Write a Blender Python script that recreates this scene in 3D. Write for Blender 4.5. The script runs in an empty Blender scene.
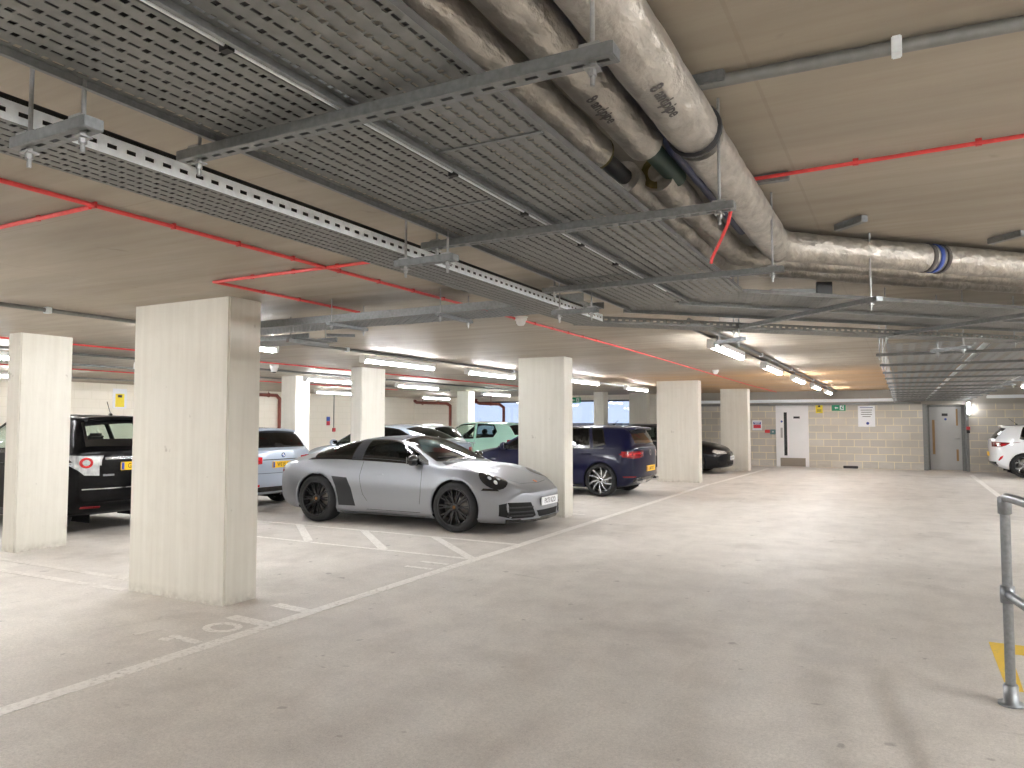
import bpy, bmesh, math, random
from mathutils import Vector, Matrix
from mathutils.bvhtree import BVHTree
random.seed(7)
SC = bpy.context.scene
COL = SC.collection
PI = math.pi

# ------------------------------------------------------------------ helpers
class MB:
    """collects shapes, links them as ONE mesh object"""
    def __init__(s):
        s.v = []; s.f = []; s.m = []; s.sm = []
    def add(s, vs, fs, m=0, smooth=False):
        o = len(s.v)
        s.v += [tuple(p) for p in vs]
        for f in fs:
            s.f.append(tuple(i + o for i in f)); s.m.append(m); s.sm.append(smooth)
        return s
    def box(s, x0, x1, y0, y1, z0, z1, m=0, M=None):
        vs = [Vector(p) for p in ((x0,y0,z0),(x1,y0,z0),(x1,y1,z0),(x0,y1,z0),(x0,y0,z1),(x1,y0,z1),(x1,y1,z1),(x0,y1,z1))]
        if M: vs = [M @ p for p in vs]
        return s.add(vs, [(3,2,1,0),(4,5,6,7),(0,1,5,4),(1,2,6,5),(2,3,7,6),(3,0,4,7)], m)
    def bbox(s, x0, x1, y0, y1, z0, z1, b=.01, m=0, M=None):
        """box with bevelled edges"""
        bm = bmesh.new()
        bmesh.ops.create_cube(bm, size=1)
        for v in bm.verts:
            v.co = Vector(((x0+x1)/2+v.co.x*(x1-x0), (y0+y1)/2+v.co.y*(y1-y0), (z0+z1)/2+v.co.z*(z1-z0)))
        bmesh.ops.bevel(bm, geom=bm.edges[:], offset=b, segments=2, affect='EDGES')
        if M: bmesh.ops.transform(bm, matrix=M, verts=bm.verts)
        return s.bm(bm, m)
    def bm(s, bm, m=0, smooth=False):
        bm.verts.index_update()
        s.add([v.co[:] for v in bm.verts], [[v.index for v in f.verts] for f in bm.faces], m, smooth)
        bm.free(); return s
    def tube(s, pts, r, n=12, m=0, cap=True, smooth=True):
        pts = [Vector(p) for p in pts]
        rs = r if isinstance(r, (list, tuple)) else [r]*len(pts)
        vs = []; fs = []
        ref = None
        for i, p in enumerate(pts):
            if i == 0: t = pts[1]-p
            elif i == len(pts)-1: t = p-pts[i-1]
            else: t = (pts[i+1]-p).normalized()+(p-pts[i-1]).normalized()
            t.normalize()
            if ref is None:
                ref = Vector((0,0,1)) if abs(t.z) < .9 else Vector((1,0,0))
            a = t.cross(ref); a.normalize(); b = a.cross(t); b.normalize(); ref = b
            k = 1.0
            if 0 < i < len(pts)-1:
                c = (pts[i+1]-p).normalized().dot((p-pts[i-1]).normalized())
                k = 1/max(.5, math.sqrt((1+c)/2))
            for j in range(n):
                an = 2*PI*j/n
                vs.append(p+a*(math.cos(an)*rs[i]*k)+b*(math.sin(an)*rs[i]))
        for i in range(len(pts)-1):
            for j in range(n):
                q = (j+1) % n
                fs.append((i*n+j, i*n+q, (i+1)*n+q, (i+1)*n+j))
        s.add(vs, fs, m, smooth)
        if cap:
            s.add(vs[:n], [tuple(range(n))], m); s.add(vs[-n:], [tuple(reversed(range(n)))], m)
        return s
    def lathe(s, prof, n=24, m=0, M=None, smooth=True, closed=False):
        """prof: (r, h) about local Z"""
        vs = []; fs = []
        for (r, h) in prof:
            for j in range(n):
                a = 2*PI*j/n
                vs.append(Vector((r*math.cos(a), r*math.sin(a), h)))
        if M: vs = [M @ p for p in vs]
        k = len(prof)
        for i in range(k if closed else k-1):
            i2 = (i+1) % k
            for j in range(n):
                q = (j+1) % n
                fs.append((i*n+j, i*n+q, i2*n+q, i2*n+j))
        return s.add(vs, fs, m, smooth)
    def prism(s, poly, d0, d1, M=None, m=0):
        """poly (a,b) in local XY extruded along local Z from d0 to d1"""
        n = len(poly)
        vs = [Vector((p[0],p[1],d0)) for p in poly]+[Vector((p[0],p[1],d1)) for p in poly]
        if M: vs = [M @ p for p in vs]
        fs = [tuple(reversed(range(n))), tuple(range(n, 2*n))]
        for i in range(n):
            q = (i+1) % n
            fs.append((i, q, n+q, n+i))
        return s.add(vs, fs, m)
    def slots(s, u0, u1, v0, v1, cu, cv, hole, fn, m=0):
        """perforated sheet in (u,v); hole(i,j) -> (du,dv) half sizes or None; fn maps (u,v)->xyz"""
        nu = max(1, round((u1-u0)/cu)); nv = max(1, round((v1-v0)/cv))
        du = (u1-u0)/nu; dv = (v1-v0)/nv
        for i in range(nu):
            for j in range(nv):
                a0 = u0+i*du; a1 = a0+du; b0 = v0+j*dv; b1 = b0+dv
                h = hole(i, j)
                if not h:
                    s.add([fn(a0,b0),fn(a1,b0),fn(a1,b1),fn(a0,b1)], [(0,1,2,3)], m); continue
                c = (a0+a1)/2; d = (b0+b1)/2
                s.add([fn(a0,b0),fn(a1,b0),fn(a1,b1),fn(a0,b1),fn(c-h[0],d-h[1]),fn(c+h[0],d-h[1]),fn(c+h[0],d+h[1]),fn(c-h[0],d+h[1])],
                      [(0,1,5,4),(1,2,6,5),(2,3,7,6),(3,0,4,7)], m)
        return s
    def build(s, name, mats, parent=None, loc=None, solid=0, merge=0):
        me = bpy.data.meshes.new(name)
        me.from_pydata(s.v, [], s.f)
        for mt in (mats if isinstance(mats, (list, tuple)) else [mats]): me.materials.append(mt)
        me.polygons.foreach_set('material_index', s.m)
        me.polygons.foreach_set('use_smooth', s.sm)
        if merge:
            b = bmesh.new(); b.from_mesh(me); bmesh.ops.remove_doubles(b, verts=b.verts, dist=merge); b.to_mesh(me); b.free()
        me.update()
        o = bpy.data.objects.new(name, me); COL.objects.link(o)
        if parent: o.parent = parent
        if loc: o.location = loc
        if solid:
            md = o.modifiers.new('sheet', 'SOLIDIFY'); md.thickness = solid; md.offset = 0
        return o

def tag(o, label=None, cat=None, group=None, kind=None):
    if label: o['label'] = label
    if cat: o['category'] = cat
    if group: o['group'] = group
    if kind: o['kind'] = kind
    return o
def thing(name, label, cat, loc=(0,0,0), rz=0, group=None):
    o = bpy.data.objects.new(name, None); COL.objects.link(o)
    o.empty_display_size = .1
    o.location = loc; o.rotation_euler = (0,0,rz)
    return tag(o, label, cat, group)
def dup(root, loc=None, rz=None, label=None, group=None):
    r = root.copy(); COL.objects.link(r)
    if loc: r.location = loc
    if rz is not None: r.rotation_euler = (0,0,rz)
    if label: r['label'] = label
    if group: r['group'] = group
    for ch in list(root.children):
        c = ch.copy(); COL.objects.link(c); c.parent = r
        for g in list(ch.children):
            d = g.copy(); COL.objects.link(d); d.parent = c
    return r
def text_mesh(txt, size, name, mat, parent, M, depth=.001, bend=None, align='CENTER', bold=0):
    cu = bpy.data.curves.new(name, 'FONT'); cu.body = txt; cu.size = size
    cu.align_x = align; cu.align_y = 'CENTER'; cu.extrude = depth; cu.resolution_u = 2; cu.offset = bold
    to = bpy.data.objects.new(name, cu); COL.objects.link(to)
    dg = bpy.context.evaluated_depsgraph_get()
    me = bpy.data.meshes.new_from_object(to.evaluated_get(dg))
    COL.objects.unlink(to); bpy.data.objects.remove(to)
    for v in me.vertices:
        v.co = bend(v.co) if bend else M @ v.co
    me.materials.clear(); me.materials.append(mat)
    o = bpy.data.objects.new(name, me); COL.objects.link(o); o.parent = parent
    return o

# ------------------------------------------------------------------ materials
def sr(r, g, b):
    f = lambda c: ((c/255+.055)/1.055)**2.4 if c > 10 else c/255/12.92
    return (f(r), f(g), f(b), 1)
def mat(name, col, rough=.5, metal=0, spec=.5, coat=0, noise=None, bump=None, emit=None, flake=0):
    """noise=(scale, amount, stretch xyz): procedural mottling"""
    m = bpy.data.materials.new(name); m.use_nodes = True
    nt = m.node_tree; N = nt.nodes; L = nt.links
    b = N['Principled BSDF']
    b.inputs['Base Color'].default_value = col
    b.inputs['Roughness'].default_value = rough; b.inputs['Metallic'].default_value = metal
    b.inputs['Specular IOR Level'].default_value = spec
    b.inputs['Coat Weight'].default_value = coat; b.inputs['Coat Roughness'].default_value = .04
    if emit:
        b.inputs['Emission Color'].default_value = emit[0]; b.inputs['Emission Strength'].default_value = emit[1]
    tc = N.new('ShaderNodeTexCoord')
    sc, am, st = noise or (40, .04, (1,1,1))
    mp = N.new('ShaderNodeMapping'); mp.inputs['Scale'].default_value = st
    L.new(tc.outputs['Object'], mp.inputs[0])
    nz = N.new('ShaderNodeTexNoise'); nz.inputs['Scale'].default_value = sc; nz.inputs['Detail'].default_value = 5
    L.new(mp.outputs[0], nz.inputs['Vector'])
    mr = N.new('ShaderNodeMapRange'); mr.inputs[1].default_value = .3; mr.inputs[2].default_value = .7
    mr.inputs[3].default_value = 1-am; mr.inputs[4].default_value = 1+am
    L.new(nz.outputs['Fac'], mr.inputs[0])
    mx = N.new('ShaderNodeMix'); mx.data_type = 'RGBA'; mx.blend_type = 'MULTIPLY'; mx.inputs[0].default_value = 1
    mx.inputs[6].default_value = col; L.new(mr.outputs[0], mx.inputs[7]); L.new(mx.outputs[2], b.inputs['Base Color'])
    if flake:
        vz = N.new('ShaderNodeTexVoronoi'); vz.inputs['Scale'].default_value = 900
        L.new(tc.outputs['Object'], vz.inputs['Vector'])
        m2 = N.new('ShaderNodeMapRange'); m2.inputs[3].default_value = rough-flake; m2.inputs[4].default_value = rough+flake
        L.new(vz.outputs['Distance'], m2.inputs[0]); L.new(m2.outputs[0], b.inputs['Roughness'])
    if bump:
        bp = N.new('ShaderNodeBump'); bp.inputs['Strength'].default_value = bump; bp.inputs['Distance'].default_value = .01
        L.new(nz.outputs['Fac'], bp.inputs['Height']); L.new(bp.outputs[0], b.inputs['Normal'])
    return m
class G:
    """small node-graph helper"""
    def __init__(s, name):
        s.m = bpy.data.materials.new(name); s.m.use_nodes = True
        s.nt = s.m.node_tree; s.b = s.nt.nodes['Principled BSDF']
        s.tc = s.nt.nodes.new('ShaderNodeTexCoord')
    def n(s, t, ins=None, **kw):
        x = s.nt.nodes.new('ShaderNode'+t)
        for k, v in kw.items(): setattr(x, k, v)
        for k, v in (ins or {}).items():
            if hasattr(v, 'is_output') or isinstance(v, bpy.types.NodeSocket): s.nt.links.new(v, x.inputs[k])
            else: x.inputs[k].default_value = v
        return x
    def obj(s, scale=(1,1,1), rot=(0,0,0)):
        return s.n('Mapping', {0: s.tc.outputs['Object'], 'Scale': scale, 'Rotation': rot}).outputs[0]
    def noise(s, vec, scale, detail=4, rough=.5, lo=.3, hi=.7, a=0, b=1):
        x = s.n('TexNoise', {'Vector': vec, 'Scale': scale, 'Detail': detail, 'Roughness': rough})
        return s.n('MapRange', {0: x.outputs['Fac'], 1: lo, 2: hi, 3: a, 4: b}).outputs[0]
    def mix(s, fac, A, B, mode='MIX'):
        return s.n('Mix', {0: fac, 6: A, 7: B}, data_type='RGBA', blend_type=mode).outputs[2]
    def math(s, op, a, b=0):
        return s.n('Math', {0: a, 1: b}, operation=op).outputs[0]
    def set(s, key, v):
        if isinstance(v, bpy.types.NodeSocket): s.nt.links.new(v, s.b.inputs[key])
        else: s.b.inputs[key].default_value = v
    def bump(s, h, st=.2, d=.01):
        s.set('Normal', s.n('Bump', {'Height': h, 'Strength': st, 'Distance': d}).outputs[0])

def floor_mat():
    g = G('floor_concrete'); v = g.obj()
    big = g.noise(v, .5, 6, .6, .34, .66)
    mid = g.noise(v, 2.6, 9, .72, .40, .70)
    fine = g.noise(v, 46, 5, .85, .40, .60)
    grain = g.noise(v, 120, 3, .8, .42, .60)
    wear = g.noise(g.obj((1.1,.3,1), (0,0,.35)), 1.9, 8, .68, .46, .72)
    c = g.mix(big, sr(199,192,183), sr(220,214,205))
    c = g.mix(g.math('MULTIPLY', mid, .62), c, sr(164,155,148))
    c = g.mix(g.math('MULTIPLY', wear, .62), c, sr(222,216,206))
    c = g.mix(g.math('MULTIPLY', fine, .42), c, sr(150,144,138))
    c = g.mix(g.math('MULTIPLY', grain, .34), c, sr(230,225,217))
    spots = g.noise(v, 8, 2, .4, .71, .76)
    c = g.mix(g.math('MULTIPLY', spots, .4), c, sr(104,96,92))
    crack = g.n('TexVoronoi', {'Vector': g.mix(.06, v, g.n('TexNoise', {'Vector': v, 'Scale': 3.0, 'Detail': 6}).outputs['Color']), 'Scale': .42}, feature='DISTANCE_TO_EDGE').outputs['Distance']
    crack = g.n('MapRange', {0: crack, 1: 0.0, 2: .006, 3: 1, 4: 0}).outputs[0]
    crack = g.math('MULTIPLY', crack, g.noise(v, 1.3, 3, .6, .56, .66))
    c = g.mix(g.math('MULTIPLY', crack, .35), c, sr(110,104,98))
    blots = g.noise(g.obj((1,1,1),(0,0,.6)), 1.0, 4, .55, .56, .70)
    c = g.mix(g.math('MULTIPLY', blots, .28), c, sr(138,128,120))
    g.set('Base Color', c); g.set('Roughness', g.noise(v, 4, 5, .6, .3, .7, .46, .7)); g.set('Specular IOR Level', .32)
    g.bump(g.noise(v, 90, 3, .6), .15, .004)
    return g.m
def ceiling_mat():
    g = G('ceiling_concrete'); v = g.obj()
    c = g.mix(g.noise(g.obj((.35,1.2,1)), 1.1, 6, .6), sr(156,147,133), sr(178,169,154))
    c = g.mix(g.math('MULTIPLY', g.noise(g.obj((.25,3,1)), 2.0, 7, .7, .4, .7), .35), c, sr(132,121,105))
    # board joints every 1.25 m / 2.5 m
    sx = g.n('SeparateXYZ', {0: g.tc.outputs['Object']})
    def joint(o, per, off):
        a = g.math('ADD', o, off); a = g.math('DIVIDE', a, per); a = g.math('FRACT', a); a = g.math('SUBTRACT', a, .5)
        a = g.math('ABSOLUTE', a); return g.math('GREATER_THAN', a, .5-.006/per)
    j = g.math('MAXIMUM', joint(sx.outputs[0], 2.44, .37+24.4), joint(sx.outputs[1], 2.44, .2+24.4))
    c = g.mix(g.math('MULTIPLY', j, .18), c, sr(120,108,92))
    # orange-brown zone over the aisle, towards the far wall
    far = g.n('MapRange', {0: sx.outputs[1], 1: 14.5, 2: 16.5}).outputs[0]
    side = g.n('MapRange', {0: sx.outputs[0], 1: -7.0, 2: -5.0}).outputs[0]
    side2 = g.n('MapRange', {0: sx.outputs[0], 1: 1.5, 2: 0.2}).outputs[0]
    k = g.math('MULTIPLY', g.math('MULTIPLY', far, side), side2)
    k = g.math('MULTIPLY', k, g.noise(g.obj((.4,1.6,1)), .9, 5, .6, .2, .7, .35, 1))
    c = g.mix(g.math('MULTIPLY', k, .8), c, sr(203,160,108))
    st = g.noise(v, 6.5, 2, .5, .72, .78)
    c = g.mix(g.math('MULTIPLY', st, .3), c, sr(104,98,88))
    g.set('Base Color', c); g.set('Roughness', g.noise(g.obj((.5,3,1)), 2, 5, .6, .3, .7, .46, .66)); g.set('Specular IOR Level', .26)
    g.bump(g.noise(g.obj((.4,2.5,1)), 3, 5, .6), .05, .01)
    return g.m
def column_mat():
    g = G('column_concrete')
    c = g.mix(g.noise(g.obj((7,7,.35)), 2.2, 6, .6), sr(216,212,201), sr(226,223,213))
    c = g.mix(g.math('MULTIPLY', g.noise(g.obj(), 5, 7, .7, .5, .75), .22), c, sr(196,190,177))
    c = g.mix(g.math('MULTIPLY', g.noise(g.obj((14,14,.6)), 3, 4, .6, .62, .72), .14), c, sr(200,195,183))
    spot = g.noise(g.obj(), 7.5, 2, .5, .73, .79)
    c = g.mix(g.math('MULTIPLY', spot, .45), c, sr(140,130,116))
    sx = g.n('SeparateXYZ', {0: g.tc.outputs['Object']})
    dirt = g.n('MapRange', {0: sx.outputs[2], 1: 0.0, 2: .10, 3: 1, 4: 0}).outputs[0]
    dirt = g.math('MULTIPLY', dirt, g.noise(g.obj(), 18, 4, .6, .3, .65))
    c = g.mix(g.math('MULTIPLY', dirt, .45), c, sr(140,130,118))
    g.set('Base Color', c); g.set('Roughness', .7); g.set('Specular IOR Level', .3)
    g.bump(g.noise(g.obj((1,1,.4)), 22, 4, .6), .12, .006)
    return g.m
def block_mat(name, c1, c2, mortar, axis='x', paint=0, top=None):
    g = G(name)
    sx = g.n('SeparateXYZ', {0: g.tc.outputs['Object']})
    uv = g.n('CombineXYZ', {0: sx.outputs[0 if axis == 'x' else 1], 1: sx.outputs[2]}).outputs[0]
    br = g.n('TexBrick', {'Vector': uv, 'Color1': c1, 'Color2': c2, 'Mortar': mortar, 'Scale': 1.0, 'Mortar Size': .0115, 'Mortar Smooth': .2,
                          'Brick Width': .46, 'Row Height': .235, 'Bias': 0.0})
    br.offset = .5
    c = br.outputs['Color']
    if paint < 1:
        c = g.mix(g.math('MULTIPLY', g.noise(g.obj(), 24, 4, .7), .35), c, sr(196,190,178))
        patch = g.noise(g.obj((.5,1,1)), .9, 4, .6, .42, .62)
        c = g.mix(g.math('MULTIPLY', patch, .5), c, sr(184,177,165))
    if top:
        hi = g.n('MapRange', {0: sx.outputs[2], 1: 2.02, 2: 2.1}).outputs[0]
        c = g.mix(hi, c, top)
    low = g.n('MapRange', {0: sx.outputs[2], 1: .05, 2: .32, 3: 1, 4: 0}).outputs[0]
    low = g.math('MULTIPLY', low, g.noise(g.obj((1,1,3)), 3.5, 5, .7, .42, .66))
    c = g.mix(g.math('MULTIPLY', low, .5), c, sr(222,217,208))
    g.set('Base Color', c); g.set('Roughness', .85); g.set('Specular IOR Level', .2)
    g.bump(br.outputs['Fac'], .15, -.004)
    return g.m
def glass_mat(name, tint, k=1.0):
    """thin pane: see-through with a fresnel reflection"""
    m = bpy.data.materials.new(name); m.use_nodes = True
    nt = m.node_tree; N = nt.nodes; L = nt.links
    N.remove(N['Principled BSDF'])
    tr = N.new('ShaderNodeBsdfTransparent'); tr.inputs[0].default_value = tint
    gl = N.new('ShaderNodeBsdfGlossy'); gl.inputs['Roughness'].default_value = .02
    nz = N.new('ShaderNodeTexNoise'); nz.inputs['Scale'].default_value = 3
    fr = N.new('ShaderNodeLayerWeight'); fr.inputs[0].default_value = .5
    pw = N.new('ShaderNodeMath'); pw.operation = 'POWER'; pw.inputs[1].default_value = 5
    mu = N.new('ShaderNodeMath'); mu.operation = 'MULTIPLY_ADD'; mu.inputs[1].default_value = .9*k; mu.inputs[2].default_value = .05*k
    rg = N.new('ShaderNodeMapRange'); rg.inputs[3].default_value = .01; rg.inputs[4].default_value = .05
    L.new(nz.outputs['Fac'], rg.inputs[0]); L.new(rg.outputs[0], gl.inputs['Roughness'])
    L.new(fr.outputs[1], pw.inputs[0]); L.new(pw.outputs[0], mu.inputs[0])
    mx = N.new('ShaderNodeMixShader'); L.new(mu.outputs[0], mx.inputs[0]); L.new(tr.outputs[0], mx.inputs[1]); L.new(gl.outputs[0], mx.inputs[2])
    L.new(mx.outputs[0], N['Material Output'].inputs[0])
    return m

MT = {}
MT['floor'] = floor_mat(); MT['ceiling'] = ceiling_mat(); MT['column'] = column_mat()
MT['block'] = block_mat('grey_blockwork', sr(188,184,178), sr(208,204,197), sr(240,229,196), 'x', 0, sr(168,164,156))
MT['paint'] = block_mat('cream_painted_block', sr(242,236,222), sr(241,235,221), sr(236,230,215), 'y', 1)
MT['paintx'] = block_mat('cream_painted_block_x', sr(238,233,222), sr(237,232,221), sr(230,225,213), 'x', 1)
MT['galv'] = mat('galvanised_steel', sr(134,137,138), .44, .7, noise=(60,.14,(1,1,1)))
MT['galvd'] = mat('dull_galvanised_steel', sr(130,131,129), .5, .5, noise=(25,.12,(1,1,1)))
MT['galvb'] = mat('lit_pale_steel', sr(240,246,250), .35, .0, noise=(50,.08,(1,1,1)))  # near-white base puts the light on the narrow tray's rail into colour
MT['galvk'] = mat('shade_toned_steel', sr(84,83,80), .55, .4, noise=(30,.15,(1,1,1)))  # shade along the trays' right flanges put into a dark base colour
MT['rod'] = mat('zinc_plated_rod', sr(165,166,166), .4, .8, noise=(120,.1,(1,1,1)))
MT['black'] = mat('black_plastic', sr(32,32,34), .5, 0, noise=(40,.1,(1,1,1)))
MT['cable'] = mat('black_cable_sheath', sr(40,39,40), .55, 0, noise=(20,.15,(1,1,1)))
MT['red'] = mat('red_cable_sheath', sr(226,74,74), .45, 0, noise=(30,.1,(1,1,1)))
MT['redbox'] = mat('red_plastic', sr(205,60,60), .45)
MT['white'] = mat('white_plastic', sr(240,240,238), .4)
MT['tube'] = mat('lit_batten_diffuser', sr(250,250,245), .4, emit=((.96,.97,1.0,1), 56))
MT['foil'] = mat('creased_foil_insulation', sr(188,183,175), .40, .75, noise=(22,.20,(1,.5,1)), bump=2.0)
MT['wool'] = mat('mineral_wool', sr(122,112,70), .95, 0, noise=(40,.3,(1,1,1)), bump=.8)
MT['navypipe'] = mat('dark_blue_pipe', sr(38,48,84), .35, .1)
MT['greenpipe'] = mat('dark_green_pipe', sr(40,62,52), .5)
MT['brown'] = mat('brown_pipe_plastic', sr(132,72,60), .4)
MT['ink'] = mat('grey_print', sr(84,80,78), .7)
MT['line'] = None
def paint_mat(name, c, worn, thr):
    g = G(name); v = g.obj()
    w = g.math('MULTIPLY', g.noise(v, 26, 6, .75, thr, thr+.16), g.noise(v, 2.2, 4, .6, .3, .6, .25, 1))
    g.set('Base Color', g.mix(w, c, worn)); g.set('Roughness', .65)
    return g.m
MT['line'] = paint_mat('worn_white_road_paint', sr(232,228,221), sr(190,183,174), .48)
MT['faint'] = paint_mat('faded_white_road_paint', sr(222,217,209), sr(190,183,174), .38)
MT['yellow'] = paint_mat('worn_yellow_road_paint', sr(226,188,62), sr(198,170,90), .5)
MT['doorw'] = mat('white_door_paint', sr(236,236,238), .4, noise=(3,.02,(1,1,1)))
MT['doorg'] = mat('grey_door_paint', sr(176,176,174), .45, noise=(4,.03,(1,1,1)))
MT['kick'] = mat('brushed_kick_plate', sr(150,142,132), .35, .6, noise=(60,.06,(1,1,8)))
MT['steel'] = mat('satin_stainless', sr(176,176,176), .3, .9, noise=(60,.06,(1,1,8)))
MT['darkpane'] = mat('dark_vision_panel', sr(40,44,46), .08, 0)
MT['tan'] = mat('tan_timber', sr(160,126,86), .6, noise=(20,.15,(6,6,.6)))
MT['signw'] = mat('white_sign', sr(238,240,244), .4)
MT['signb'] = mat('blue_sign', sr(60,84,160), .4)
MT['signr'] = mat('red_sign', sr(206,56,70), .4)
MT['signy'] = mat('yellow_sign', sr(236,214,52), .4)
MT['signg'] = mat('green_sign', sr(22,150,104), .4)
MT['signk'] = mat('black_print', sr(30,30,32), .5)
MT['teal'] = mat('teal_box', sr(96,134,138), .5)
MT['rail'] = mat('galvanised_handrail', sr(140,143,146), .36, .75, noise=(45,.15,(1,1,1)))
MT['outside'] = mat('pale_outside_render', sr(206,202,198), .8)
MT['outdark'] = mat('dark_outside_coping', sr(120,120,122), .8)
MT['frame'] = mat('dark_window_frame', sr(46,54,70), .4)
MT['pane'] = glass_mat('window_glass', (.92,.95,.97,1))
# ------------------------------------------------------------------ the setting
XL, XR, YB, YF, ZC = -18.9, 9.0, -9.0, 26.5, 2.55
def struct(name, mb, m, parent=None, **k):
    o = mb.build(name, m, parent, **k)
    if not parent: o['kind'] = 'structure'
    return o
struct('floor', MB().box(XL-.3, XR+.3, YB-.3, YF+1.2, -.2, 0), MT['floor'])
struct('ceiling', MB().box(XL-.3, XR+.3, YB-.3, YF+1.2, ZC, ZC+.25), MT['ceiling'])
struct('wall_left', MB().box(XL-.3, XL, YB-.3, YF+.3, 0, ZC), MT['paint'])
struct('wall_right', MB().box(XR, XR+.3, YB-.3, YF+.3, 0, ZC), MT['paint'])
struct('wall_near', MB().box(XL, XR, YB-.3, YB, 0, ZC), MT['paintx'])
# far wall: cream part with two window openings, then grey blockwork with a door recess
W1 = (-16.55, -13.6); W2 = (-12.4, -8.75); WZ0, WZ1 = .95, 2.36
m = MB()
m.box(XL, W1[0], YF, YF+.3, 0, ZC).box(W1[1], W2[0], YF, YF+.3, 0, ZC)
for w in (W1, W2):
    m.box(w[0], w[1], YF, YF+.3, 0, WZ0).box(w[0], w[1], YF, YF+.3, WZ1, ZC)
m.box(W2[1], -7.9, YF, YF+.3, 0, ZC)
struct('wall_far_left', m, MT['paintx'])
DX0, DX1, DZ = .62, 1.80, 2.06
m = MB()
m.box(-7.9, DX0, YF, YF+.3, 0, ZC).box(DX1, XR, YF, YF+.3, 0, ZC).box(DX0, DX1, YF, YF+.3, DZ, ZC)
m.box(DX0-.02, DX1+.02, YF+.3, YF+.4, 0, ZC)
struct('wall_far', m, MT['block'])
for k, w in enumerate((W1, W2)):
    f = MB()
    f.box(w[0], w[1], YF+.12, YF+.2, WZ0, WZ0+.06).box(w[0], w[1], YF+.12, YF+.2, WZ1-.06, WZ1)
    n = 1
    for i in range(n+1):
        x = w[0]+(w[1]-w[0]-.06)*i/n
        wd = .06 if i < n or k == 0 else .06
        f.box(x, x+wd, YF+.12, YF+.2, WZ0, WZ1)
    if k == 1: f.box(w[1]-.32, w[1], YF+.10, YF+.22, WZ0, WZ1)
    o = struct('window_%d' % (k+1), f, MT['frame'])
    MB().box(w[0], w[1], YF+.155, YF+.165, WZ0, WZ1).build('window_glass', MT['pane'], o)
# beyond the windows
for (x, y, w, lab) in ((-15.6, 31, 2.6, 'pale flat-topped outbuilding beyond the leftmost window'), (-13.3, 31, 1.5, 'pale flat-topped outbuilding beyond the window, seen left of the slim column'),
                  (-11.2, 31.5, 1.7, 'pale flat-topped outbuilding beyond the window, seen right of the slim column')):
    t = thing('outbuilding', lab, 'building', (x, y, 0))
    MB().prism([(-w/2*.86,0),(w/2*.86,0),(w/2*.92,1.35),(-w/2*.92,1.35)], 0, 1.6, Matrix(((1,0,0,0),(0,0,1,0),(0,1,0,0),(0,0,0,1)))).build('wall', MT['outside'], t)
    MB().bbox(-w/2, w/2, -.08, 1.7, 1.35, 1.47, .02).build('coping', MT['outdark'], t)
t = tag(MB().box(-30, -3, YF+.9, 45, -.3, -.02).build('outside_ground', MT['outside']), None, None, None, 'structure')

# ------------------------------------------------------------------ columns
def column(x0, x1, y0, y1, label):
    bm = bmesh.new(); bmesh.ops.create_cube(bm, size=1)
    cx, cy = (x0+x1)/2, (y0+y1)/2
    for v in bm.verts: v.co = Vector((v.co.x*(x1-x0), v.co.y*(y1-y0), v.co.z*ZC+ZC/2))
    bmesh.ops.bevel(bm, geom=[e for e in bm.edges if abs(e.verts[0].co.z-e.verts[1].co.z) > 1], offset=.012, segments=2, affect='EDGES')
    o = MB().bm(bm).build('concrete_column', MT['column']); o.location = (cx, cy, 0)
    return tag(o, label, 'column', 'concrete columns of the car park')
column(-6.14, -4.92, 4.27, 4.62, 'widest and nearest cream concrete column, standing beside the faded bay number')
column(-9.32, -9.06, 4.87, 5.48, 'cream concrete column at the left edge, in front of the black car')
column(-5.54, -4.72, 10.68, 11.03, 'broad cream concrete column right behind the nose of the silver sports car')
column(-5.52, -4.46, 18.32, 18.66, 'broad cream concrete column just right of the navy hatchback tail')
column(-5.05, -4.22, 23.62, 24.05, 'cream concrete column nearest the white door, by the dark saloon nose')
column(-9.28, -9.02, 10.95, 11.68, 'slim cream column rising behind the silver sports car roof')
column(-12.45, -12.0, 12.3, 12.75, 'cream column beyond the silver blue estate car')
column(-13.2, -12.75, 20.98, 21.4, 'cream column between the two brown pipes, behind the white hatchback')
column(-9.42, -9.06, 23.85, 24.3, 'slim distant column standing in front of the bright blue window')
column(-8.6, -7.95, 25.2, 25.6, 'distant column at the right end of the bright blue window')

# ------------------------------------------------------------------ doors
# door_1: white door in the far wall
y = YF
D = MB()
D.box(-3.80, -3.68, y-.05, y+.02, 0, 2.12).box(-2.86, -2.76, y-.05, y+.02, 0, 2.12).box(-3.80, -2.76, y-.05, y+.02, 2.03, 2.12)
d1 = struct('door_1', D, MT['doorw'])
MB().bbox(-3.68, -2.86, y-.035, y+.005, .01, 2.03, .006).build('door_leaf', MT['doorw'], d1)
MB().box(-3.54, -3.44, y-.04, y-.034, .38, 1.84).build('vision_panel', MT['darkpane'], d1)
MB().box(-3.67, -2.87, y-.04, y-.034, .02, .30).build('kick_plate', MT['kick'], d1)
h = MB().box(-3.65, -3.58, y-.04, y-.034, .98, 1.32).tube([(-3.615,y-.04,1.02),(-3.615,y-.09,1.04),(-3.615,y-.09,1.26),(-3.615,y-.04,1.28)], .011, 8)
h.build('door_handle', MT['steel'], d1)
s_ = MB().box(-3.23, -3.03, y-.04, y-.034, 1.63, 1.70).build('door_sign', MT['signk'], d1)
MB().lathe([(0,0),(.035,0),(.035,.004),(0,.004)], 16, 0, Matrix.Translation((-3.61,y-.034,1.53)) @ Matrix.Rotation(PI/2,4,'X')).build('round_sign', MT['signb'], d1)
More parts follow.
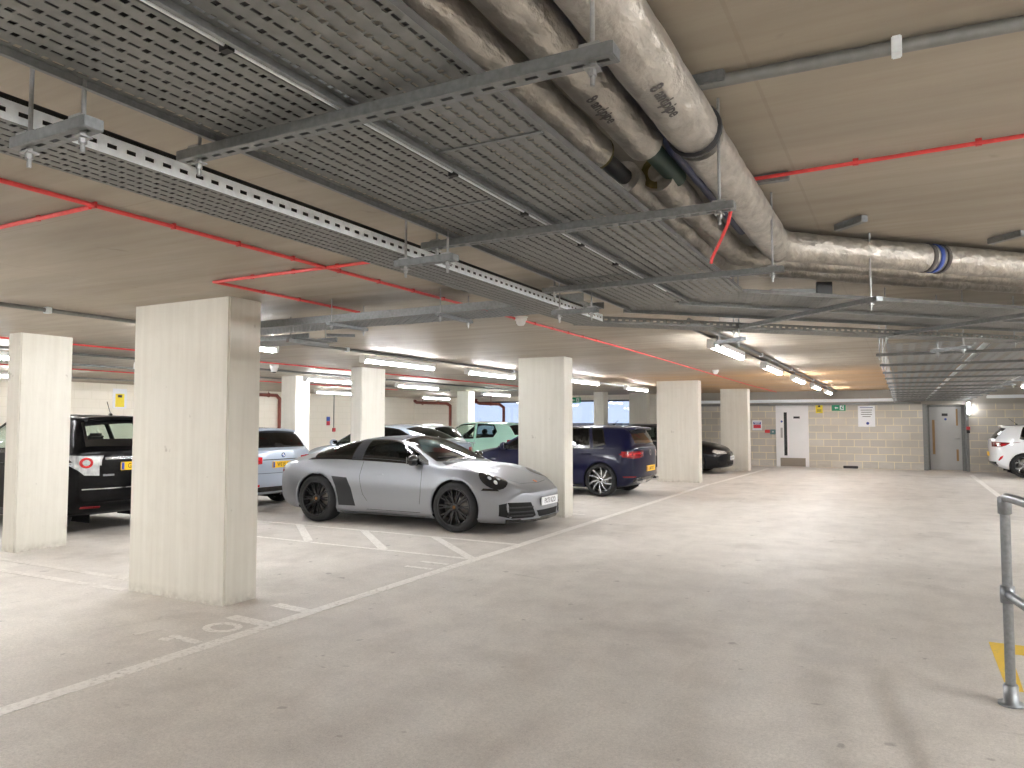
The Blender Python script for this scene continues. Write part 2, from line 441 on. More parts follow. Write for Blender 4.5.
# door_2: grey door set in the recess
y = YF+.3
D = MB()
D.box(DX0+.08, DX0+.16, y-.08, y, 0, DZ-.02).box(DX1-.16, DX1-.06, y-.08, y, 0, DZ-.02).box(DX0+.08, DX1-.06, y-.08, y, DZ-.08, DZ-.02)
d2 = struct('door_2', D, MT['galvd'])
MB().bbox(DX0+.16, DX1-.16, y-.05, y-.005, .01, DZ-.08, .006).build('door_leaf', MT['doorg'], d2)
MB().box(DX0+.23, DX0+.30, y-.056, y-.05, .50, 1.58).build('vision_panel', MT['tan'], d2)
MB().box(DX1-.30, DX1-.25, y-.056, y-.05, 1.40, 1.92).build('vision_panel', MT['tan'], d2)
MB().box(DX1-.31, DX1-.25, y-.056, y-.05, .30, .66).build('vision_panel', MT['tan'], d2)
MB().box(DX0+.50, DX0+.66, y-.056, y-.05, 1.70, 1.78).build('door_sign', MT['signk'], d2)
MB().lathe([(0,0),(.035,0),(.035,.004),(0,.004)], 16, 0, Matrix.Translation((DX0+.60,y-.05,1.60)) @ Matrix.Rotation(PI/2,4,'X')).build('round_sign', MT['signb'], d2)
MB().tube([(DX1-.24,y-.05,1.0),(DX1-.24,y-.10,1.0),(DX1-.36,y-.10,1.0)], .011, 8).lathe([(0,0),(.028,0),(.028,.008),(0,.008)], 14, 0, Matrix.Translation((DX1-.24,y-.05,1.0)) @ Matrix.Rotation(PI/2,4,'X')).build('door_handle', MT['steel'], d2)
# steel trim strips of the recess
struct('trim_1', MB().box(DX0-.03, DX0+.09, YF-.02, YF+.3, 0, DZ+.02), MT['galvd'])
struct('trim_2', MB().box(DX1-.06, DX1+.02, YF-.02, YF+.3, 0, DZ+.02), MT['galvd'])

# ------------------------------------------------------------------ signs and small wall things on the far wall
RX = Matrix.Rotation(PI/2, 4, 'X')
def wtext(txt, size, x, z, yy, parent, m='signk', name='lettering'):
    return text_mesh(txt, size, name, MT[m], parent, Matrix.Translation((x, yy, z)) @ RX, .0008)
y = YF-.004
t = thing('wall_sign', 'white notice with blue and red panels on the blockwork left of the white door', 'sign', (-4.42, YF, 1.40))
MB().bbox(-.16, .16, -.012, -.001, -.17, .17, .003).build('board', MT['signw'], t)
MB().box(-.125, .125, -.015, -.012, .03, .12).build('blue_panel', MT['signb'], t)
MB().box(-.125, .125, -.015, -.012, -.10, .02).build('red_panel', MT['signr'], t)
MB().box(-.10, .10, -.0165, -.015, .085, .105).build('text_line', MT['signw'], t); MB().box(-.08, .08, -.0165, -.015, .05, .066).build('text_line', MT['signw'], t)
t = thing('wall_sign', 'small yellow notice with a dark symbol, right of the white door', 'sign', (-2.42, YF, 1.95))
MB().bbox(-.11, .11, -.012, -.001, -.14, .14, .003).build('board', MT['signy'], t)
MB().add([(-.05,-.0145,.06),(.05,-.0145,.06),(0,-.0145,.14),(-.05,-.012,.06),(.05,-.012,.06),(0,-.012,.14)], [(0,1,2),(3,5,4),(0,3,4,1),(1,4,5,2),(2,5,3,0)]).build('warning_triangle', MT['signk'], t)
for k in range(3): MB().box(-.07, .07, -.0145, -.012, -.03-.03*k, -.018-.03*k).build('text_line', MT['signk'], t)
def exit_sign(name, lab, loc, w, h, cat='sign'):
    t = thing(name, lab, cat, loc)
    MB().bbox(-w/2, w/2, -.02, -.001, -h/2, h/2, .003).build('board', MT['signg'], t)
    MB().box(w*.08, w*.36, -.023, -.02, -h*.38, h*.38).build('doorway_symbol', MT['signw'], t)
    # arrow pointing left and running figure
    a = MB().prism([(-.30*w,0),(-.20*w,.22*h),(-.20*w,.08*h),(-.04*w,.08*h),(-.04*w,-.08*h),(-.20*w,-.08*h),(-.20*w,-.22*h)], .02, .023, RX)
    a.build('arrow', MT['signw'], t)
    r = MB().prism([(.14*w,.05*h),(.22*w,.20*h),(.27*w,.16*h),(.24*w,.0*h),(.32*w,-.10*h),(.28*w,-.32*h),(.24*w,-.12*h),(.14*w,-.34*h),(.11*w,-.28*h),(.19*w,-.06*h)], .023, .025, RX)
    r.lathe([(0,.023),(.04*w,.023),(.04*w,.025),(0,.025)], 12, 0, Matrix.Translation((.26*w,0,.28*h)) @ RX)
    r.build('running_figure', MT['signg'], t)
    return t
exit_sign('exit_sign', 'green fire exit sign with an arrow between yellow sign and white notice', (-1.82, YF, 1.98), .42, .2)
t = thing('wall_notice', 'large white poster on the grey blockwork between the two doors', 'notice', (-1.0, YF, 1.70))
MB().bbox(-.25, .25, -.012, -.001, -.34, .34, .003).build('board', MT['signw'], t)
for k, (w, z) in enumerate(((.19,.27),(.17,.19),(.15,.12),(.16,.05),(.12,-.02))):
    MB().box(-w, w, -.0145, -.012, z, z+.018).build('text_line', MT['signb'] if k == 0 else MT['ink'], t)
MB().lathe([(0,.012),(.045,.012),(.045,.0145),(0,.0145)], 16, 0, Matrix.Translation((.03,0,-.23)) @ RX).build('emblem', MT['signb'], t)
tag(MB().bbox(-4.16, -3.98, YF-.07, YF-.001, 1.14, 1.25, .012).build('alarm_call_point', MT['redbox']), 'small red call point box on blockwork below the blue and red notice', 'call point')
t = thing('control_box', 'small teal box on the blockwork right beside the white door frame', 'box', (-3.9, YF, 1.17))
MB().bbox(-.09, .09, -.08, -.001, -.08, .09, .012).build('case', MT['teal'], t); MB().box(-.02, .03, -.085, -.08, -.01, .03).build('button', MT['white'], t)
tag(MB().bbox(-1.72, -1.28, YF-.10, YF-.005, 0, .085, .012).build('floor_box', MT['black']), 'low black box on the floor against the far blockwork wall', 'box')
t = thing('bulkhead_light', 'small lit wall lamp hanging at the right side of the grey door', 'lamp', (1.83, YF-.03, 1.93))
MB().bbox(-.05, .05, -.05, .029, -.20, .20, .015).build('lamp_housing', MT['white'], t)
MB().bbox(-.035, .035, -.075, -.05, -.17, .17, .01).build('lamp_diffuser', MT['tube'], t)
t = thing('alarm_call_point', 'tiny red and black call point on the trim right of the grey door', 'call point', (1.80, YF-.03, 1.27))
MB().bbox(-.05, .05, -.04, .0, 0, .10, .008).build('case', MT['redbox'], t); MB().bbox(-.045, .045, -.04, .0, -.10, -.005, .008).build('button_box', MT['black'], t)
# trunking along the top of the far wall
t = thing('wall_trunking', 'long galvanised trunking running along the top of the far blockwork wall', 'trunking', (0, YF, 2.2))
MB().bbox(-7.9, .55, -.16, -.06, -.03, .07, .006).build('upper_duct', MT['galvb'], t)
MB().bbox(-7.9, .55, -.13, -.06, -.13, -.06, .006).build('lower_duct', MT['galvd'], t)
for x in (-7, -5.6, -4.0, -2.6, -.9): MB().box(x-.02, x+.02, -.06, -.001, -.15, .12).tube([(x,-.11,.07),(x,-.11,.34)], .006, 6).build('bracket', MT['rod'], t)
t = thing('wall_trunking', 'galvanised trunking along the top of the wall above the white car', 'trunking', (0, YF, 2.28))
MB().bbox(2.3, 8.8, -.14, -.03, -.05, .05, .006).build('duct', MT['galvb'], t)
for x in (3.0, 4.6, 6.2): MB().box(x-.02, x+.02, -.03, -.001, -.08, .08).build('bracket', MT['rod'], t)
# yellow notice on left wall, CCTV camera, red fire things on the left wall
t = thing('wall_sign', 'yellow notice on white backing on the cream wall above the black car', 'sign', (XL, 12.75, 2.1))
MB().bbox(.001, .012, -.20, .20, -.22, .32, .003).build('board', MT['signw'], t); MB().box(.012, .015, -.13, .13, -.18, .18).build('yellow_panel', MT['signy'], t)
MB().box(.015, .018, -.06, .06, .08, .15).build('symbol', MT['signk'], t)
t = thing('extinguisher_sign', 'small blue and red sign on the cream wall left of the slim column', 'sign', (XL, 21.05, 1.55))
MB().box(.001, .012, -.09, .09, .0, .16).build('blue_panel', MT['signb'], t); MB().box(.001, .012, -.09, .09, -.16, -.005).build('red_panel', MT['signr'], t)
t = thing('alarm_call_point', 'red call point with a thin riser conduit on the cream wall', 'call point', (XL, 21.34, 1.22))
MB().bbox(.001, .06, -.07, .07, -.07, .07, .01).build('case', MT['redbox'], t); MB().tube([(.02,0,.07),(.02,0,1.33)], .014, 8).build('riser_conduit', MT['galvd'], t)
# brown drain pipes at the far left
t = thing('drain_pipe', 'brown drain pipe dropping down the cream wall beyond the silver blue estate', 'pipe', (0,0,0))
MB().tube([(XL+.12,13.5,2.42),(XL+.12,18.35,2.42),(XL+.12,18.5,2.30),(XL+.12,18.5,0)], .06, 10).build('pipe', MT['brown'], t)
for yv in (14.6, 16.4, 18.0): MB().tube([(XL+.12,yv,2.48),(XL+.12,yv,ZC)], .01, 6).lathe([(.06,-.02),(.075,-.02),(.075,.02),(.06,.02)], 12, 0, Matrix.Translation((XL+.12,yv,2.42)) @ RX).build('pipe_clamp', MT['brown'], t)
t = thing('drain_pipe', 'brown drain pipe along the far wall left of the cream column, bending down', 'pipe', (0,0,0))
yy = YF-.2
MB().tube([(-18.7,yy,2.48),(-18.7,yy,2.42),(-18.6,yy,2.36),(-17.05,yy,2.30),(-16.88,yy,2.2),(-16.88,yy,0)], .065, 10).build('pipe', MT['brown'], t)
for x in (-18.3, -17.5): MB().lathe([(.065,-.02),(.08,-.02),(.08,.02),(.065,.02)], 12, 0, Matrix.Translation((x,yy,2.335)) @ Matrix.Rotation(PI/2,4,'Y')).tube([(x,yy,2.40),(x,yy,ZC)], .01, 6).build('pipe_clamp', MT['brown'], t)
t = thing('drain_pipe', 'short brown drain pipe crossing the head of the far window, right of the cream column', 'pipe', (0,0,0))
MB().tube([(-15.6,yy,2.48),(-15.6,yy,2.36),(-15.45,yy,2.28),(-14.5,yy,2.24),(-14.3,yy,2.1),(-14.3,yy,0)], .065, 10).build('pipe', MT['brown'], t)
MB().lathe([(.065,-.02),(.08,-.02),(.08,.02),(.065,.02)], 12, 0, Matrix.Translation((-14.9,yy,2.255)) @ Matrix.Rotation(PI/2,4,'Y')).tube([(-14.9,yy,2.32),(-14.9,yy,ZC)], .01, 6).build('pipe_clamp', MT['brown'], t)
t = exit_sign('exit_sign', 'small green exit sign hung in front of the distant blue window', (-10.75, 25.4, 2.33), .42, .2)
MB().tube([(-.15,-.01,.1),(-.15,-.01,.22)], .006, 6).tube([(.15,-.01,.1),(.15,-.01,.22)], .006, 6).build('hanger', MT['rod'], t)

# ------------------------------------------------------------------ paint on the floor
def mark(pts_list, label, m='line', z=.003, name='painted_line', group=None, cat='floor marking'):
    mb = MB()
    for pts in pts_list:
        mb.prism(pts, .0005, z)
    return tag(mb.build(name, MT[m]), label, cat, group)
def seg(a, b, w):
    a = Vector((a[0],a[1])); b = Vector((b[0],b[1])); d = (b-a).normalized(); n = Vector((-d.y, d.x))*w/2
    return [tuple(a+n), tuple(a-n), tuple(b-n), tuple(b+n)]
mark([seg((-4.17,-3),(-4.16,18.2),.115)], 'long white line painted on the floor along the edge of the bays')
mark([seg((-4.12,18.2),(-3.86,25.2),.115)], 'white line on the floor leading past the last columns to the far wall')
mark([seg((-9.0,7.07),(-4.2,7.0),.07)], 'thin white bay line bounding the near side of the hatched strip', 'line')
mark([seg((-8.9,8.17),(-4.2,8.1),.075)], 'thin white bay line beside the wheels of the silver sports car', 'line')
for i, (a, b) in enumerate((((-7.83,8.14),(-6.66,7.09)), ((-6.64,8.14),(-5.44,7.04)), ((-5.43,8.1),(-4.22,7.02)), ((-9.0,8.14),(-7.85,7.09)))):
    mark([seg(a, b, .11)], ('white hatching stripe on the floor below the sports car rear wheel', 'hatching stripe on the floor below the sports car door',
         'white hatching stripe nearest the long line, below the sports car front wheel', 'hatching stripe on the floor farthest left, by the estate car')[i], 'line', .0045, 'hatch_stripe', 'hatching stripes by the silver sports car')
mark([seg((-4.62,6.34),(-4.27,6.33),.07)], 'lower of two short white dashes on the floor by the long line', 'line', group='short dashes by the long line')
mark([seg((-4.62,6.63),(-4.27,6.62),.07)], 'upper of two short white dashes on the floor by the long line', 'line', group='short dashes by the long line')
mark([seg((-4.62,4.08),(-4.2,4.05),.11)], 'short white bay line stub right of the painted zero', 'line')
mark([seg((-4.6,4.52),(-4.2,4.48),.10)], 'short white bay line stub just beside the nearest column base', 'line')
# faded bay number 10
c = (-4.43, 3.84); pts = []
for k in range(24):
    a0 = 2*PI*k/24; a1 = 2*PI*(k+1)/24
    f = lambda a, r, q: (c[0]+r*math.cos(a), c[1]+q*math.sin(a))
    pts.append([f(a0,.10,.07), f(a0,.155,.125), f(a1,.155,.125), f(a1,.10,.07)])
t = thing('bay_number', 'faded white bay number ten on the floor in front of the nearest column', 'floor marking', (0,0,0))
mb = MB()
for q in pts: mb.prism(q, .0005, .003)
mb.build('digit_zero', MT['line'], t)
mb = MB(); mb.prism(seg((-4.58,3.53),(-4.27,3.50),.065), .0005, .003); mb.prism(seg((-4.585,3.44),(-4.50,3.46),.06), .0005, .003); mb.build('digit_one', MT['line'], t)
mark([seg((-4.84,3.42),(-4.80,3.58),.05), seg((-4.80,3.58),(-4.70,3.62),.045)], 'almost worn-away white figure on the floor left of the bay number', 'faint')
mark([seg((-12,4.2),(-6.2,4.27),.09)], 'worn white bay line running from the nearest column toward the left edge', 'faint')
mark([seg((-11,4.61),(-6.5,4.58),.09)], 'worn white bay line just beyond the nearest column, running left', 'faint')
mark([seg((1.72,16.5),(1.72,24.6),.11)], 'white line on the floor pointing at the white car by the right wall', 'line')
mark([seg((-14,11.4),(-4.6,11.2),.08)], 'white bay line on the floor past the broad column, below the navy car', 'line')
mark([seg((-9.0,13.3),(-4.3,13.2),.09)], 'white bay line along the near side of the navy hatchback', 'faint')
t = thing('yellow_box_marking', 'yellow box marking painted on the floor at the foot of the handrail', 'floor marking', (0,0,0))
MB().prism([(.487,5.02),(.565,5.02),(.59,5.80),(2.6,5.80),(2.6,6.04),(.49,6.04)], .0005, .003).build('painted_outline', MT['yellow'], t)

# ------------------------------------------------------------------ handrail at the right edge
t = thing('handrail', 'galvanised tube handrail with two rails at the right edge of the floor', 'handrail', (.48, 4.77, 0))
def rail_post(px, py, nm='post'):
    MB().tube([(px,py,.0),(px,py,1.075)], .0245, 16).build(nm, MT['rail'], t)
    MB().lathe([(0,0),(.062,0),(.062,.012),(.036,.012),(.036,.10),(.030,.11),(.026,.11)], 20, 0, Matrix.Translation((px,py,0))).build('base_flange', MT['rail'], t)
    MB().lathe([(.026,-.045),(.034,-.045),(.036,0),(.034,.045),(.026,.045)], 16, 0, Matrix.Translation((px,py,.58))).build('tee_fitting', MT['rail'], t)
rail_post(0, 0); rail_post(.30, -1.75)
d = Vector((.17, -1, 0)).normalized()
MB().tube([(0,0,1.03),(0,0,1.07),(d.x*.012,d.y*.012,1.09),(d.x*.05,d.y*.05,1.10),(d.x*2.6,d.y*2.6,1.10)], .0245, 16).build('top_rail', MT['rail'], t)
MB().tube([(d.x*.02,d.y*.02,.58),(d.x*2.6,d.y*2.6,.58)], .0245, 16).build('middle_rail', MT['rail'], t)
MB().lathe([(.026,-.07),(.033,-.065),(.034,0),(.033,.02),(.026,.025)], 16, 0, Matrix.Translation((0,0,1.075))).build('elbow_fitting', MT['rail'], t)
# ------------------------------------------------------------------ ceiling lights
def batten():
    t = thing('batten_light', 'lit', 'ceiling light', (0,0,0), 0, 'strip lights on the ceiling')
    MB().bbox(-.05, .05, -.92, .92, -.035, .03, .006).build('housing', MT['white'], t)
    MB().bbox(-.032, .032, -.88, .88, -.078, -.035, .012).build('diffuser', MT['tube'], t)
    for s in (-1, 1): MB().bbox(-.052, .052, s*.9-.025, s*.9+.025, -.082, .01, .008).build('end_cap', MT['white'], t)
    for s in (-1, 1): MB().tube([(0,s*.6,.03),(0,s*.6,.10)], .012, 8).build('stem', MT['rod'], t)
    return t
LZ = 2.45
lights = [(-1.95,9.6,'nearest lit strip light of the row over the driving aisle'), (-1.95,13.3,'second lit strip light of the row over the aisle'),
 (-1.95,16.9,'third lit strip light of the row over the aisle'), (-1.95,20.6,'fourth lit strip light of the row over the aisle'), (-1.95,24.2,'lit strip light over the aisle closest to the far wall'),
 (-6.9,5.80,'lit strip light whose end shows left of the nearest column'), (-6.9,9.3,'long lit strip light above the silver sports car'), (-6.9,12.2,'lit strip light left of the broad column behind the sports car'),
 (-6.3,15.3,'lit strip light just right of the broad column, above the navy hatchback'), (-6.4,19.4,'lit strip light left of the column beside the navy tail'),
 (-11.0,5.0,'lit strip light at the left edge beside the left column'), (-11.05,12.5,'lit strip light between the second row columns'), (-11.0,15.6,'lit strip light in front of the brown pipe'),
 (-11.7,21.0,'lit strip light left of the broad column, by the short brown pipe'), (-15.4,8.35,'lit strip light just right of the left column, near the cream wall'),
 (-15.4,17.5,'far lit strip light left of the slim column'), (2.75,21.6,'lit strip light above the white car, beyond the cable trays'), (-15.4,23,'far lit strip light in the left corner'),
 # outside the frame, the same rows go on
 (-1.95,-2.5,'strip light of the aisle row behind the viewpoint'), (-1.95,-6.5,'strip light at the near end of the aisle')]
for (x, y) in ((2.6,3.6),(1.6,-.9),(1.6,-3.4),(.2,-4.6),(3.4,-1.2),(3.6,3.8),(3.6,9.6),(3.1,12.4),(3.6,17.0),(6.2,2.0),(6.2,7.0),(6.2,12.0),(6.2,17.0),(6.2,-3.4),(-6.9,2.2),(-6.9,-1.5),(-6.9,-5.0),(-10.8,1.2),(-15.4,4.4),(-15.4,13.0),(-11.0,8.6),(-15.4,.6),(-9.8,-1.5),(-9.8,-5.0)):  # rows out of view, with extra lamps added to brighten floor and walls
    lights.append((x, y, 'unseen lit strip light added to fill the rows and brighten the bays'))
b0 = batten()
for i, (x, y, lab) in enumerate(lights):
    if i == 0: b0.location = (x, y, LZ); b0['label'] = lab; t = b0
    else: t = dup(b0, (x, y, LZ), None, lab)

# conduits feeding the light rows
def conduit(pts, r, label, m='galvd', name='conduit', clips=(), cat='conduit'):
    t = thing(name, label, cat, (0,0,0))
    MB().tube(pts, r, 8).build('tube', MT[m], t)
    for c in clips: MB().bbox(c[0]-.03, c[0]+.03, c[1]-.025, c[1]+.025, c[2]-.03, ZC-.001, .004).build('clip', MT['galvb'], t)
    return t
conduit([(-1.86,7.3,2.525),(-1.86,26.3,2.525)], .022, 'grey conduit along the ceiling beside the aisle strip lights', clips=[(-1.86,y,2.525) for y in (8,11.6,15,19)])
conduit([(-2.02,7.6,2.53),(-2.02,26.3,2.53)], .014, 'thin cable conduit on the aisle side of the strip light row')
conduit([(-6.85,1.0,2.52),(-6.85,21,2.52)], .02, 'grey conduit along the ceiling above the silver sports car', clips=[(-6.85,y,2.52) for y in (3.9,8.0,13)])
conduit([(-10.86,2.0,2.52),(-10.86,22,2.52)], .02, 'grey conduit over the second row of cars', clips=[(-10.86,y,2.52) for y in (6.5,10.5,14.0)])
conduit([(-12.85,3.0,2.52),(-12.85,20,2.52)], .02, 'grey conduit on the ceiling between second and third light rows')
conduit([(-16.5,3.0,2.51),(-16.5,13,2.51)], .022, 'grey conduit ending near the cream wall above the black car', clips=[(-16.5,12.9,2.5)])
conduit([(-9.7,2.5,2.535),(-9.7,20,2.535)], .012, 'thin red cable on the ceiling over the second row of cars', 'red', 'red_cable', cat='cable')
conduit([(-14.2,3.5,2.535),(-14.2,19,2.535)], .012, 'thin red cable on the ceiling near the cream wall', 'red', 'red_cable', cat='cable')
# galvanised channel across the ceiling at the right
t = thing('ceiling_channel', 'long galvanised conduit crossing the ceiling at the upper right', 'conduit', (0,0,0))
MB().tube([(-.62,2.19,2.525),(4.5,2.46,2.525)], .019, 10).build('tube', MT['galvd'], t)
MB().bbox(.0, .026, 2.20, 2.25, 2.503, 2.549, .003).build('clip', MT['galvb'], t)
# red cables (fire alarm)
def red(pts, label, clips=0, r=.0115):
    t = thing('red_cable', label, 'cable', (0,0,0))
    MB().tube(pts, r, 8).build('sheath', MT['red'], t)
    for a, b in zip(pts, pts[1:]):
        n = int((Vector(b)-Vector(a)).length/.45) if clips else 0
        for k in range(1, n+1):
            p = Vector(a).lerp(Vector(b), k/(n+1))
            if p.y < 9: MB().box(p.x-r-.002, p.x+r+.002, p.y-.006, p.y+.006, p.z-r-.002, ZC-.0005).build('clip', MT['redbox'], t)
    return t
zr = 2.533
red([(-3.38,.4,zr),(-3.37,6,zr),(-3.40,10.0,zr),(-3.70,21,zr),(-3.75,26.4,zr)], 'long red cable running down the ceiling beside the aisle', 1)
red([(-9,2.14,zr),(-3.42,2.13,zr)], 'red cable branching left from the long red cable, nearest the camera', 1)
red([(-2.5,3.72,zr),(-4.45,3.72,zr),(-4.45,3.8,zr),(-4.48,5.4,zr)], 'red cable turning a corner on the ceiling in front of the nearest column', 1)
red([(-.55,3.20,zr),(4.0,3.03,zr)], 'red cable crossing the ceiling at the right above the foil pipe', 1, .0085)
red([(-.48,2.46,2.21),(-.50,2.5,2.17),(-.55,2.62,2.145),(-.60,2.70,2.10),(-.605,2.71,2.085)], 'short loose red cable dangling beside the end of a tray hanger', 0, .006)
# detectors
for (x, y, lab) in ((-3.33,6.48,'white smoke detector on the ceiling by the left cable tray'), (-3.27,14.9,'white smoke detector on the ceiling before the far columns')):
    t = thing('smoke_detector', lab, 'smoke detector', (x, y, ZC))
    MB().lathe([(0,0),(.06,0),(.062,-.03),(.05,-.04),(.045,-.065),(.03,-.085),(0,-.088)], 18).build('head', MT['white'], t)
    MB().lathe([(.062,-.004),(.072,-.004),(.072,0),(.062,0)], 18).build('base', MT['white'], t)
# CCTV camera on the cream wall end of conduit
t = thing('security_camera', 'small dark camera at the end of the conduit above the black car', 'camera', (-16.5, 13.15, 2.44))
MB().bbox(-.06, .06, -.02, .26, -.05, .04, .012).build('body', MT['black'], t); MB().tube([(0,.05,.04),(0,.05,.11)], .015, 8).build('mount', MT['black'], t)
t = thing('security_camera', 'small round white camera on the ceiling near the second row columns', 'camera', (-10.1, 9.8, 2.55))
MB().lathe([(0,0),(.08,0),(.08,-.05),(.065,-.06),(.06,-.10),(.035,-.13),(0,-.14)], 18).build('dome', MT['white'], t); MB().lathe([(.03,-.125),(.036,-.125),(.036,-.14),(.0,-.15)], 14).build('lens', MT['black'], t)

# ------------------------------------------------------------------ cable trays
A45 = -PI/4
def clip_mitre(bm, co, no):
    g = bm.verts[:]+bm.edges[:]+bm.faces[:]
    bmesh.ops.bisect_plane(bm, geom=g, plane_co=co, plane_no=no, clear_outer=True)
def hole_pat(i, j):
    k = (i+j) % 2
    return (.0042, .0120) if k == 0 else (.0074, .0066)
def hole_pat_sparse(i, j):
    return (.008, .022) if (i+j) % 2 == 0 else (.014, .010)
def tray_run(name, label, x0, x1, y0, y1, z, M, mitres=(), cell=(.04,.026), pat=hole_pat, left=('down',.04), right=('down',.035), railslots=None, m='galvd', rm='galv', seams=(), rr=None, rslot='galvb'):
    """perforated tray along local Y, placed by M; parts: perforated_plate, side_rail x2"""
    t = thing(name, label, 'cable tray', (0,0,0))
    def finish(mb, nm, mt, solid=.0015):
        bm = bmesh.new()
        vs = [bm.verts.new(M @ Vector(p)) for p in mb.v]
        for f in mb.f:
            try: bm.faces.new([vs[i] for i in f])
            except ValueError: pass
        bmesh.ops.remove_doubles(bm, verts=bm.verts, dist=.0002)
        for co, no in mitres: clip_mitre(bm, co, no)
        return MB().bm(bm).build(nm, MT[mt], t, solid=solid)
    finish(MB().slots(x0, x1, y0, y1, cell[0], cell[1], pat, lambda u, v: (u, v, z)), 'perforated_plate', m)
    for k, (side, x, s) in enumerate((('l', x0, left), ('r', x1, right))):
        if not s: continue
        d, h = s
        z2 = z-h if d == 'down' else z+h
        mb = MB()
        if railslots == side:
            mb.slots(y0, y1, min(z,z2), max(z,z2), .052, h, lambda i, j: (.013, .0055) if True else None, lambda u, v: (x, u, v))
        else:
            mb.add([(x,y0,z),(x,y1,z),(x,y1,z2),(x,y0,z2)], [(0,1,2,3)])
        inw = .012 if side == 'l' else -.012
        mb.add([(x,y0,z2),(x,y1,z2),(x+inw,y1,z2),(x+inw,y0,z2)], [(0,1,2,3)])
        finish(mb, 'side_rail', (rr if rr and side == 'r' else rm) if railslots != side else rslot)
    for ys in seams: finish(MB().box(x0+.01, x1-.01, ys-.006, ys+.006, z-.004, z-.001), 'joint_plate', 'galv', 0)
    return t
I4 = Matrix.Identity(4)
# mitre between the near run and the diagonal run
mA, mB = Vector((-1.95,4.62,0)), Vector((-.72,4.16,0))
nrm = Vector((-(mB-mA).y, (mB-mA).x, 0)).normalized()      # points to +Y side
if nrm.y < 0: nrm = -nrm
cut_near = [(mA, nrm)]; cut_diag = [(mA, -nrm)]
Y0 = -1.6
TZ = 2.225
tray_run('cable_tray', 'narrow perforated cable tray with bright slotted side rail, leftmost of the overhead run', -1.95, -1.725, Y0, 5.2, 2.165, I4, cut_near, left=('up',.02), right=('up',.045), railslots='r')
tray_run('cable_tray', 'perforated cable tray overhead, second from the left in the near run', -1.51, -1.145, Y0, 5.2, TZ, I4, cut_near, left=('down',.022), right=('up',.05), seams=(2.05,3.4))
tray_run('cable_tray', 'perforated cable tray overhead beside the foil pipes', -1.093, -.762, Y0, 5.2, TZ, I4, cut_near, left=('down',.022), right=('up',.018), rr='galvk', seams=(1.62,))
# diagonal run: local frame, x across (0 = left edge), y along the 45 degree heading
O = Vector((-1.95, 4.65, 0))
MD = Matrix.Translation(O) @ Matrix.Rotation(A45, 4, 'Z')
tray_run('cable_tray', 'narrow slotted tray at the far edge of the diagonal overhead run', 0, .20, -1.2, 4.6, 2.165, MD, cut_diag, left=('up',.02), right=('up',.04), railslots='r', rslot='galvd')
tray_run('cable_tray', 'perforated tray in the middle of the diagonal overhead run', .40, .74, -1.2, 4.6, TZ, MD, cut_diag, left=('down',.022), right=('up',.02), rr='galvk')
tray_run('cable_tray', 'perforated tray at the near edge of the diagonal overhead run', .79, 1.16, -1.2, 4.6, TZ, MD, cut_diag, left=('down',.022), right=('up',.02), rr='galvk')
# far run toward the grey door
tray_run('cable_tray', 'long perforated cable tray running to the far wall, left one of the far pair', -.10, .60, 7.0, 26.3, 2.17, I4, (), (.10,.12), lambda i, j: (.02,.045) if (i+j)%2==0 else (.03,.02), ('up',.05), ('up',.05), m='galv', rm='galv')
tray_run('cable_tray', 'long perforated cable tray running to the far wall, right one of the far pair', .68, 1.68, 7.4, 26.3, 2.17, I4, (), (.10,.12), lambda i, j: (.03,.045) if i%2==0 else (.02,.02), ('up',.06), ('up',.06), m='galv', rm='galvb')
# left run, across
MX = Matrix.Translation((-1.9, 0, 0)) @ Matrix.Rotation(PI/2, 4, 'Z')
tray_run('cable_tray', 'perforated cable tray branching left above the nearest column gap', 4.76, 5.16, 0.05, 4.6, 2.35, MX, (), (.05,.05), hole_pat_sparse, ('up',.06), ('up',.05), m='galv', rm='galv')
t = thing('cable_tray', 'short lower cable tray left of the branching tray, behind the nearest column', 'cable tray', (0,0,0))
MB().box(-6.75, -5.15, 5.45, 5.85, 2.33, 2.335).build('tray_plate', MT['galvd'], t)
MB().box(-6.75, -5.15, 5.44, 5.452, 2.33, 2.38).build('side_rail', MT['galv'], t); MB().box(-6.75, -5.15, 5.848, 5.86, 2.33, 2.38).build('side_rail', MT['galv'], t)
for x in (-5.35, -6.4): MB().tube([(x,5.4,2.32),(x,5.4,ZC)], .005, 6).tube([(x,5.9,2.32),(x,5.9,ZC)], .005, 6).box(x-.02, x+.02, 5.36, 5.94, 2.295, 2.33).build('hanger', MT['galvd'], t)

